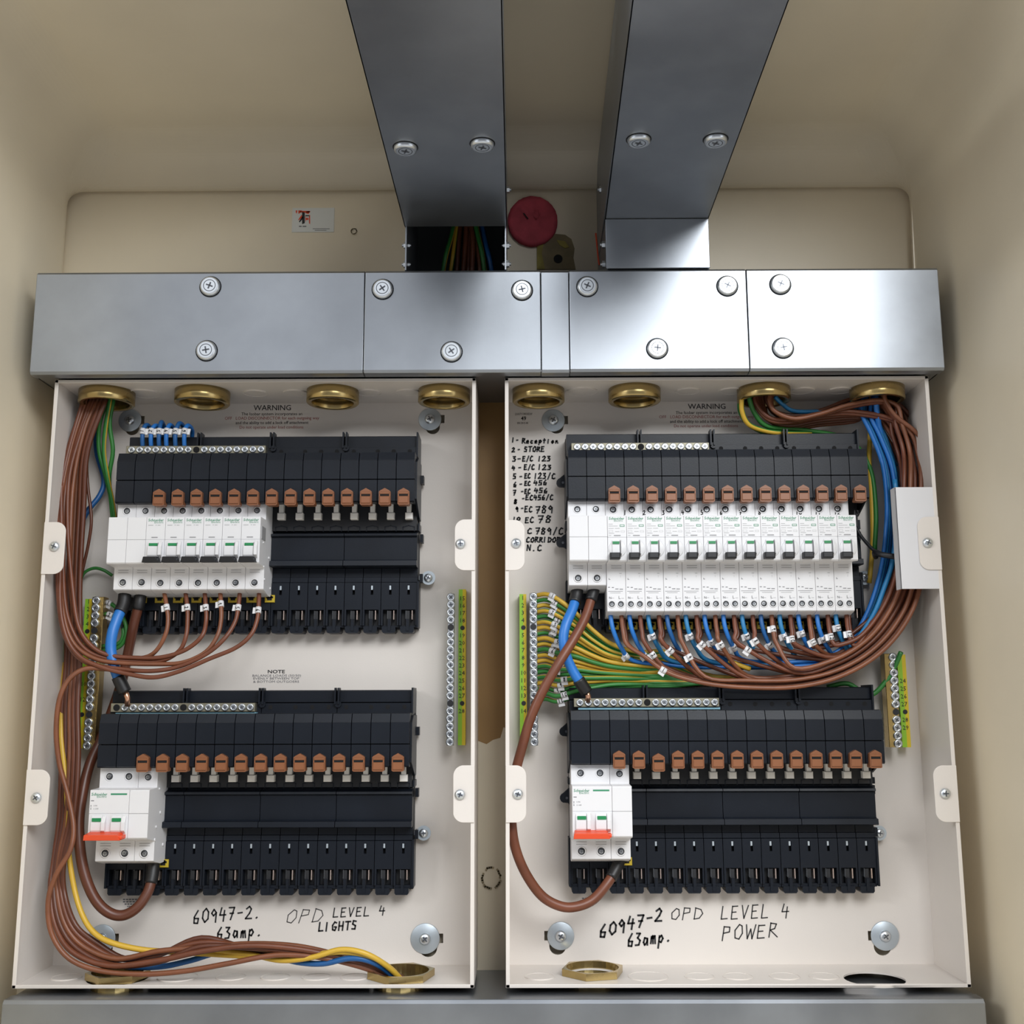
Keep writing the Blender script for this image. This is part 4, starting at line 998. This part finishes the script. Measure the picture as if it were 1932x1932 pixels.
# ================================================================== CABLES
def pix(p):
    v = p-CAM; d = v.dot(FW); return 966+FPX*v.dot(RT)/d, 966-FPX*v.dot(UP)/d
def marker(C_, path, frac, r, digits, ang=True, L=.006, name='number_marker'):
    if isinstance(frac, tuple): frac = min(range(len(path)//2), key=lambda q: (pix(path[q])[0]-frac[0])**2*.3+(pix(path[q])[1]-frac[1])**2)/(len(path)-1)
    i = max(1, min(len(path)-2, round(frac*(len(path)-1)))); p = path[i]; d = (path[i+1]-path[i-1]).normalized()
    b = MB(); R = r+.0007
    b.tube([p-d*L/2, p, p+d*L/2], R, WHT, 10)
    # collar tail, as on clip-on markers
    n = Vector((d.z, 0, -d.x)).normalized()
    if ang: b.hexa([p-d*L/2+n*R+Vector((0, -.001, 0)), p-d*L/2+n*(R+.0022)+Vector((0, -.0006, 0)), p-d*L/2+n*(R+.0022)+Vector((0, .0006, 0)), p-d*L/2+n*R+Vector((0, .001, 0)),
                    p+d*L/2+n*R+Vector((0, -.001, 0)), p+d*L/2+n*(R+.0026)+Vector((0, -.0006, 0)), p+d*L/2+n*(R+.0026)+Vector((0, .0006, 0)), p+d*L/2+n*R+Vector((0, .001, 0))], WHT)
    s = .0034; y = p.y-R-.0002; off = -(len(digits)-1)*.0014
    e1 = Vector((d.x, 0, d.z)).normalized(); e2 = Vector((-e1.z, 0, e1.x))
    for q, ch in enumerate(digits):
        for st in G[ch]:
            pts = []
            for u, v in st:
                w_ = p+e2*((v-.5)*s)+e1*(off+q*.0028+(u-.3)*.0026); pts.append((w_.x, w_.z))
            ribbon(b, pts, .0006, y, INK)
    b.obj(name, C_)
def cable(label, pts, r, m, m2=None, rot=0, marks=(), sleeves=(), group=None, name='cable', k=6, seg=8, twist=0., tip=None):
    path = smooth_path(pts, k)
    parts = bool(marks or sleeves or tip)
    if not parts:
        o = MB().tube(path, r, m, seg, m2, rot, twist).obj(name); return tag(o, label, 'cable', group)
    C_ = thing(name, label, 'cable', group=group)
    MB().tube(path, r, m, seg, m2, rot, twist).obj('insulation', C_)
    for (f, dg) in marks: marker(C_, path, f, r, dg)
    for (f0, f1) in sleeves:
        n = len(path)-1; a, c = int(f0*n), max(int(f0*n)+1, int(f1*n)); MB().tube(path[a:c+1], r+.0011, SLV, 12).obj('black_sleeve', C_)
    if tip:
        p = [at(*q) for q in tip]; MB().tube(p, .0026, COPPER, 8).obj('bare_end', C_)
    return C_
YU = .040
# left box: six outgoing browns of the upper row
RB = .0021
cl = [
 [(309, 1112, .042), (314, 1142, .036), (317, 1168, .034), (313, 1195, .032), (297, 1225, .032), (275, 1240, .034), (235, 1243, .034), (195, 1238, .032), (162, 1213, .03), (141, 1160, .03), (133, 1100, .03), (133, 1000, .03), (140, 900, .034), (160, 810, .036), (185, 752, .04)],
 [(349, 1112, .042), (353, 1142, .036), (354, 1168, .034), (351, 1200, .030), (338, 1228, .03), (305, 1247, .03), (262, 1248, .03), (210, 1244, .028), (165, 1228, .026), (137, 1190, .026), (122, 1130, .026), (119, 1020, .028), (124, 920, .032), (146, 830, .036), (172, 752, .04)],
 [(386, 1112, .042), (388, 1142, .036), (389, 1170, .034), (381, 1200, .028), (350, 1226, .028), (305, 1240, .028), (255, 1241, .028), (205, 1236, .026), (172, 1218, .024), (148, 1180, .024), (137, 1110, .026), (128, 1000, .028), (131, 900, .032), (152, 820, .036), (178, 752, .04)],
 [(415, 1112, .042), (417, 1140, .036), (417, 1170, .032), (410, 1200, .028), (388, 1230, .026), (345, 1250, .026), (295, 1253, .026), (230, 1251, .024), (180, 1243, .022), (140, 1215, .022), (120, 1160, .022), (112, 1060, .024), (114, 950, .028), (134, 845, .034), (164, 752, .04)],
 [(453, 1112, .042), (450, 1142, .036), (444, 1172, .032), (425, 1203, .026), (392, 1232, .024), (340, 1257, .024), (285, 1266, .022), (225, 1262, .022), (168, 1252, .020), (135, 1225, .02), (115, 1170, .02), (108, 1070, .022), (109, 960, .026), (127, 860, .032), (158, 752, .038)],
 [(489, 1112, .042), (488, 1142, .036), (485, 1170, .032), (473, 1198, .028), (445, 1222, .026), (395, 1243, .024), (340, 1266, .022), (290, 1278, .020), (240, 1271, .020), (190, 1258, .018), (150, 1238, .018), (125, 1200, .018), (113, 1130, .02), (116, 1000, .024), (118, 900, .030), (140, 810, .036), (168, 752, .042)]]
for i, p in enumerate(cl):
    cable('brown cable leaving the %s breaker of the left box, with white marker' % ORD[i], p, RB, (CBR2, CBR, CBR)[i % 3], marks=[(.085 if i != 3 else .075, str(i+1))], group='breaker tails of the left box')
# browns running right down the left side to the bottom bush
for i in range(5):
    d = i*8; dy = (0, 4, -3, 2, 6)[i]
    p = [(172+i*7, 752, .045-.003*i), (140+d*.8, 850, .05-.004*i), (126+d, 960, .055-.004*i), (122+d*.9, 1100, .056-.004*i), (126+d*.8, 1230, .055-.004*i), (118+d*.9, 1330, .052-.004*i), (116+d, 1430, .048-.004*i), (112+d*.85, 1540, .044-.004*i),
         (102+d*.6, 1620, .038-.003*i), (95+d*.8, 1680, .03), (104+d*1.2, 1745, .022), (135+d*1.5, 1795-d*.5, .015+.003*i), (205+d, 1822-d*.6+dy, .012+.004*i), (300, 1812-d*.7+dy*2, .012+.004*i), (380, 1795-d*.6-dy, .012+.004*i), (470, 1784+dy, .014+.004*i), (560, 1790+dy*1.5, .018+.003*i), (640, 1806+dy, .022+.003*i), (700, 1824+dy*.7, .03), (738+i*4, 1842, .036), (748+i*3, 1860, .038)]
    cable('long brown cable down the left box to its bottom bush, %s from left' % ORD[i], p, .0025, (CBR, CBR3, CBR2, CBR, CBR3)[i], group='long brown cables of the left box')
cable('brown cable looping out near the left earth bar then down the left box', [(250, 1268, .026), (200, 1262, .022), (160, 1262, .018), (130, 1282, .014), (112, 1320, .012), (106, 1380, .014), (112, 1440, .018), (128, 1500, .018), (139, 1560, .014), (132, 1605, .010), (106, 1650, .008), (91, 1700, .008), (97, 1760, .008), (130, 1808, .008), (190, 1832, .010), (270, 1838, .012), (350, 1832, .014), (430, 1818, .014), (520, 1802, .018), (600, 1806, .02), (680, 1824, .026), (735, 1846, .034), (748, 1862, .036)], .0023, CBR2)
cable('yellow side of earth cable along the lower left of the left box', [(122, 1250, .06), (118, 1320, .055), (116, 1390, .045), (124, 1470, .04), (128, 1540, .036), (130, 1610, .032), (141, 1680, .03), (157, 1730, .026), (180, 1762, .022), (215, 1780, .02), (270, 1792, .022), (330, 1796, .026), (400, 1800, .03), (470, 1804, .03), (540, 1806, .026), (600, 1800, .02), (650, 1796, .016), (700, 1806, .018), (735, 1826, .026), (760, 1852, .036)], .0025, CYE, CGN, rot=6)
cable('second yellow earth cable crossing the lower left box to the bottom bush', [(400, 1792, .03), (470, 1800, .028), (530, 1812, .024), (590, 1806, .018), (640, 1792, .014), (680, 1796, .012), (715, 1812, .016), (745, 1836, .026), (764, 1856, .036)], .0024, CYE, CGN, rot=6)
cable('blue cable crossing the lower left box to the bottom bush', [(110, 1590, .055), (112, 1660, .05), (125, 1730, .04), (165, 1795, .034), (230, 1822, .03), (300, 1824, .03), (360, 1812, .03), (420, 1796, .034), (500, 1800, .034), (560, 1815, .028), (610, 1818, .022), (660, 1808, .016), (700, 1814, .018), (735, 1836, .028), (756, 1860, .038)], .0025, CBL)
# blue and green behind, left box top
cable('dark blue cable curving down behind the brown bundle of the left box', [(196, 752, .06), (184, 800, .066), (182, 850, .07), (196, 905, .07), (188, 935, .066), (165, 965, .062), (150, 1000, .06), (145, 1050, .06), (147, 1110, .062), (152, 1180, .066)], .0026, CBL)
cable('dark brown cable bowing out right of the brown bundle in the left box', [(186, 752, .05), (172, 810, .05), (164, 870, .05), (166, 920, .05), (171, 960, .05), (172, 990, .05), (166, 1030, .052), (157, 1070, .056), (148, 1110, .06)], .0016, CBR3)
for i, p in enumerate(([(204, 752, .05), (188, 800, .052), (187, 850, .056), (200, 900, .06), (214, 960, .066), (222, 1000, .07)], [(208, 752, .045), (200, 800, .048), (196, 850, .052), (203, 900, .056), (212, 945, .062), (218, 990, .068)],
                       [(214, 752, .05), (207, 800, .052), (213, 850, .056), (206, 900, .06), (210, 950, .064), (214, 990, .068)])):
    cable('green and yellow earth cable by the left box upper left corner, %s' % ('leftmost', 'middle', 'rightmost')[i], p, .0022, CGN, CYE, rot=(6, 5, 7)[i])
cable('thin green wire bowing from the brown bundle towards the white block', [(150, 1098, .07), (160, 1080, .07), (178, 1072, .07), (196, 1076, .07), (212, 1086, .072)], .0016, CGN)
for i, p in enumerate(([(190, 1137, .064), (206, 1138, .062), (222, 1150, .06), (237, 1178, .058), (236, 1205, .058), (222, 1222, .06), (192, 1228, .064)], [(190, 1158, .064), (208, 1160, .062), (226, 1172, .062), (233, 1192, .06), (228, 1210, .06), (212, 1218, .062), (190, 1219, .064)])):
    cable('green and yellow loop at the left earth bar, %s of two' % ('outer', 'inner')[i], p, .0020, CGN, CYE, rot=6, marks=[(.17, '12'[i])])
# big tails
RT_ = .0047
cable('thick blue cable from the white block down to the left box neutral bar', [(237, 1108, .045), (233, 1140, .040), (222, 1165, .034), (212, 1195, .030), (209, 1225, .029), (215, 1255, .029), (224, 1280, .030), (236, 1306, .032)], RT_+.0003, CBL2, sleeves=[(0, .24), (.84, 1)], tip=[(236, 1304, .032), (241, 1318, .034), (240, 1332, .036)], k=8, seg=14)
cable('thick brown cable passing behind the lower left chassis and up to the block', [(268, 1108, .050), (262, 1140, .046), (252, 1180, .05), (242, 1230, .06), (230, 1285, .064), (210, 1345, .064), (188, 1400, .06), (170, 1440, .052), (157, 1490, .044), (149, 1550, .038), (152, 1610, .034), (163, 1660, .032), (182, 1700, .032), (206, 1722, .034), (232, 1727, .036), (258, 1713, .038), (278, 1685, .042), (287, 1655, .046), (290, 1625, .05)], RT_, CBR3, sleeves=[(0, .07), (.93, 1)], k=8, seg=14)
cable('thick blue cable from the white block down to the right box neutral bar', [(1091, 1100, .045), (1087, 1125, .042), (1080, 1150, .036), (1068, 1178, .030), (1063, 1206, .028), (1068, 1236, .028), (1079, 1262, .029), (1093, 1285, .030), (1107, 1306, .033)], RT_, CBL2, sleeves=[(0, .19), (.86, 1)], tip=[(1106, 1304, .033), (1110, 1314, .034), (1109, 1324, .036)], k=8, seg=14)
cable('long thick brown cable sweeping down the left side of the right box', [(1124, 1100, .045), (1117, 1125, .042), (1104, 1165, .034), (1083, 1205, .026), (1055, 1250, .020), (1026, 1300, .018), (1001, 1355, .018), (985, 1410, .018), (972, 1460, .018), (966, 1510, .018), (966, 1560, .018), (974, 1605, .020), (993, 1650, .024), (1022, 1690, .028), (1055, 1709, .030), (1085, 1711, .032), (1118, 1698, .036), (1145, 1668, .040), (1163, 1638, .046), (1172, 1612, .05)], RT_-.0003, CBR, sleeves=[(0, .07), (.92, 1)], k=8, seg=14)
# six blue neutrals looping over the left neutral bar
for i in range(6):
    x = (269, 285, 300, 314, 331, 348)[i]; h = (802, 803, 797, 802, 799, 803)[i]; dx = (14, 16, 8, 12, 14, 12)[i]
    cable('%s short blue neutral loop from the left above the left box' % ORD[i], [(x, 842, .040), (x-.5, 828, .038), (x+1, 812, .038), (x+dx*.5, h, .042), (x+dx, h+4, .05), (x+dx+3, 815, .058), (x+dx+2, 830, .066)], .0022, CBL2 if i % 2 else CBL, marks=[(.30, str(i+1))], group='blue neutral loops')
# --- right box breaker tails
xL = [1172+35.4*i for i in range(13)]; xN = [1152+35.4*i for i in range(13)]
outer = [(1215, 1238), (1262, 1270), (1330, 1289), (1410, 1297), (1500, 1296), (1580, 1278), (1650, 1240), (1702, 1185), (1734, 1115), (1746, 1010), (1750, 905)]
inner = [(1215, 1215), (1262, 1228), (1330, 1240), (1410, 1245), (1500, 1243), (1570, 1228), (1622, 1196), (1658, 1150), (1684, 1090), (1697, 1000), (1702, 905)]
MB_ = [(1242, 1265), (1222, 1237), (1255, 1228), (1298, 1248), (1313, 1215), (1352, 1222), (1397, 1226), (1423, 1212), (1450, 1190), (1481, 1205), (1522, 1212), (1560, 1203), (1592, 1200)]
MN_ = [(1170, 1242), (1207, 1237), (1228, 1203), (1280, 1235), (1293, 1202), (1332, 1210), (1363, 1228), (1397, 1200), (1436, 1220), (1470, 1200), (1503, 1197), (1537, 1210), (1575, 1183)]
def upto(i, x, y):
    if i % 3 == 2:      # arches over to the third bush in front of the fourth
        return [(x-2, 850), (x-16, 800), (1700-i, 765), (1655, 742+i*1.6), (1600, 752+i*1.5), (1550, 772+i), (1500, 782+i), (1462, 776), (1444+i, 756), (1446+i, 742)]
    if i % 3 == 1:
        return [(x-8, 860), (x-28, 822), (x-60, 792-i), (1610, 775+i*1.2), (1545, 779+i*1.4), (1490, 791+i), (1450, 787), (1424+i*1.5, 760), (1422+i*1.5, 742)]
    return [(x-6, 860), (x-18, 820), (1690-i, 785), (1672-i, 758), (1668-i, 742)]
for i in range(13):
    t = i/12
    arc = [(o[0]+(n[0]-o[0])*t, o[1]+(n[1]-o[1])*t) for o, n in zip(outer, inner)]
    x0 = xL[i]; ym = (1258, 1232, 1222, 1212, 1200, 1212, 1227, 1209, 1190, 1205, 1215, 1192, 1204)[i] if False else 1200
    dep = lambda u: .022+.022*((i*5) % 13)/13
    st = [(x0, 1146, .042), (x0+1, 1170, .038), (x0+4, 1192, .034)]
    arc2 = [p for p in arc if p[0] > x0+34+8*(1-t)]
    ycap = arc2[0][1]
    st.append((x0+11, min(1216, ycap-10) if ycap > 1218 else 1214, .032))
    if ycap <= 1218: st.append((x0+26, 1216 if ycap > 1190 else 1212, .030))
    Yd = .020+.026*((i*5) % 13)/13
    P = st+[(x, y, Yd+.004) for x, y in arc2]
    xe, ye = arc[-1]
    P += [(x, y, Yd+.014) for x, y in upto(i, xe, ye)]
    L = cable('brown tail leaving the %s tall breaker of the right box, marker in front' % ORD[i], P, .00215, (CBR2, CBR, CBR, CBR2, CBR)[i % 5], marks=[(MB_[i], str(i+1))], group='brown tails of the tall breakers', k=5)
    if i % 2 == 0 or i > 8:   # second brown conductors of ring circuits, lying behind
        P2 = [(x0+5, 1146, .050), (x0+5, 1172, .048), (x0+9, 1195, .046), (x0+19, min(1222, ycap-6) if ycap > 1218 else 1214, .044)]+([(x0+32, 1208, .05)] if ycap <= 1190 else [])+[(x+2, y-7, .050) for x, y in arc2[1:]]+[(x, y+5, Yd+.026) for x, y in upto(i+1, xe, ye)]
        cable('rear brown conductor below the %s tall breaker of the right box' % ORD[i], P2, .0021, CBR3 if i % 4 else CBR, group='rear brown tails of the tall breakers', k=5)
    # blue neutral
    j = (i*7) % 13; xb_ = xN[i]
    inn = [(1500, 1252), (1560, 1245), (1608, 1215), (1640, 1165), (1662, 1105), (1675, 1040), (1680, 960), (1672, 880), (1650, 820), (1632, 780), (1636, 742)]
    off = (j-6)*2.0+5
    a3 = [(x+off, y+off*.4, .050+.0022*((j*5) % 9)) for x, y in inn if x > xb_+45]
    PB = [(xb_, 1146, .040), (xb_+1, 1170, .038), (xb_+7, 1195, .038), (xb_+20, 1222, .044), (xb_+42, 1246, .054)]+([(u, 1256+off*.3, .058) for u in range(int(xb_)+110, 1470, 90)])+a3
    cable('blue neutral leaving the %s tall breaker of the right box' % ORD[i], PB, .00215, (CBL2, CBL2, CBL3, CBL, CBL3)[i % 5], marks=[(MN_[i], str(i+1))], group='blue neutrals of the tall breakers', k=5)
# earth wires
for k in range(20):
    y0 = 1124+k*10.4; yt = 1228+k*3.4; u = k/19; xe = 1188+(k % 3)*10
    j = (k*7 % 5-2)*.0016
    P = [(1010, y0, .060), (1030, y0-3, .056+j), (1052, y0+2+4*(1-u), .052+j), (1085, y0+(yt-y0)*.30, .05+j), (1118, y0+(yt-y0)*.62, .052+j), (1155, y0+(yt-y0)*.88, .056+j), (xe+15, yt+2, .060+j/2), (1262, yt+3, .066), (1330, 1272+k*.9, .072), (1420, 1280+k*.5, .072)]
    ye = k % 3 != 1 if k < 12 else k % 4 == 0
    cable('%s green and yellow earth wire from the top of the right box earth bar' % ORD[k], P, .0021, CYE if ye else CGN, CGN if ye else CYE, rot=5 if k % 2 else 6, twist=.02,
          marks=[((1042+((k*5) % 7)*2.6+(8 if k > 11 else 0), y0), str(k//2+1))], group='earth wires of the right box', k=5)
for i, (p, m, m2, rot, lab) in enumerate((
    ([(1400, 748, .03), (1400, 775, .034), (1412, 800, .04), (1440, 812, .046), (1475, 817, .05), (1530, 818, .06)], CYE, CGN, 5, 'bright yellow and green earth cable hanging from the third bush of the right box'),
    ([(1395, 748, .045), (1398, 780, .055), (1420, 806, .064), (1470, 826, .07)], CGN, None, 0, 'green earth cable behind the bright yellow one under the third bush'),
    ([(1412, 748, .04), (1424, 780, .046), (1450, 805, .052), (1520, 812, .06), (1600, 830, .066), (1640, 880, .068), (1652, 960, .068), (1650, 1040, .068)], CGN, CYE, 6, 'green earth cable running down right of the tall breakers'),
    ([(1640, 748, .055), (1642, 800, .062), (1640, 870, .068), (1645, 950, .07), (1646, 1030, .07), (1640, 1100, .07)], CYE, CGN, 6, 'yellowish earth cable dropping from the fourth bush behind the blue ones'),
    ([(1560, 1296, .062), (1600, 1290, .06), (1640, 1312, .06), (1672, 1285, .058), (1688, 1258, .056), (1700, 1230, .05)], CGN, CYE, 6, 'green earth cable reaching the right earth bar below the brown loops'),
    ([(1375, 1246, .05), (1392, 1254, .048), (1415, 1262, .05)], CYE, CGN, 6, 'short glimpse of yellow earth cable under the sixth tall breaker'))):
    cable(lab, p, .0024 if i != 4 else .0023, m, m2, rot)
cable('bright blue cable dropping from the fourth bush of the right box', [(1652, 748, .04), (1655, 780, .045), (1660, 810, .052), (1672, 850, .056), (1684, 900, .056), (1686, 1000, .056)], .0028, CBL2)
cable('light blue cable leaving the third bush behind the browns', [(1462, 748, .04), (1476, 762, .044), (1500, 776, .05), (1560, 775, .055), (1600, 766, .055), (1640, 780, .058), (1668, 820, .06), (1690, 880, .062)], .0022, CBL3)
cable('blue cable crossing in front of the lower right bundle', [(1688, 905, .036), (1694, 980, .036), (1684, 1060, .036), (1668, 1110, .036), (1648, 1160, .038), (1618, 1205, .042), (1590, 1232, .05)], .0024, CBL3)
# cable ties
tie = thing('cable_tie', 'black cable tie round the blue and brown bundle right of the breakers', 'cable tie')
b = MB(); b.tube(smooth_path([(1612, 990, .05), (1625, 1012, .046), (1640, 1030, .04), (1655, 1044, .034)]), .0016, BLK2, 6); b.obj('tail', tie)
b = MB(); b.tube(smooth_path([(1652, 1050, .060), (1651, 1042, .036), (1662, 1046, .026), (1680, 1049, .022), (1700, 1052, .022)]), .0028, BLK2, 8); b.obj('band', tie)
# white retaining plate at the right side of the right box
za, zb_ = Z(919, -.0004, 1720), Z(1111, -.0004, 1720); xa, xb2 = X(1693.5, 1010, -.0004), BOX['right'][1]-.0016
b = MB(); b.box(xa, xb2, -.0003, .0008, zb_, za, mk('wp', lambda: mat('white_sheet', (.66, .66, .68), .4))); b.box(xa, xa+.0012, -.0003, .012, zb_, za, mk('wp', None))
tag(b.obj('retaining_plate', bevel=.0003), 'plain white sheet plate holding back the cables at the right box edge', 'plate')

# ================================================================== origins: put each empty at its thing's base
def rebase():
    bpy.context.view_layer.update()
    for o in list(S.objects):
        if o.type == 'EMPTY' and o.parent is None and o.location.length < 1e-9:
            lo = Vector((1e9,)*3); hi = -lo; kids = [c for c in o.children]
            for c in o.children_recursive:
                if c.type != 'MESH': continue
                for k in c.bound_box:
                    p = c.matrix_world @ Vector(k)
                    lo = Vector(map(min, lo, p)); hi = Vector(map(max, hi, p))
            L = Vector(((lo.x+hi.x)/2, hi.y, (lo.z+hi.z)/2)); o.location = L
            for c in kids: c.location = c.location-L
    bpy.context.view_layer.update()
rebase()
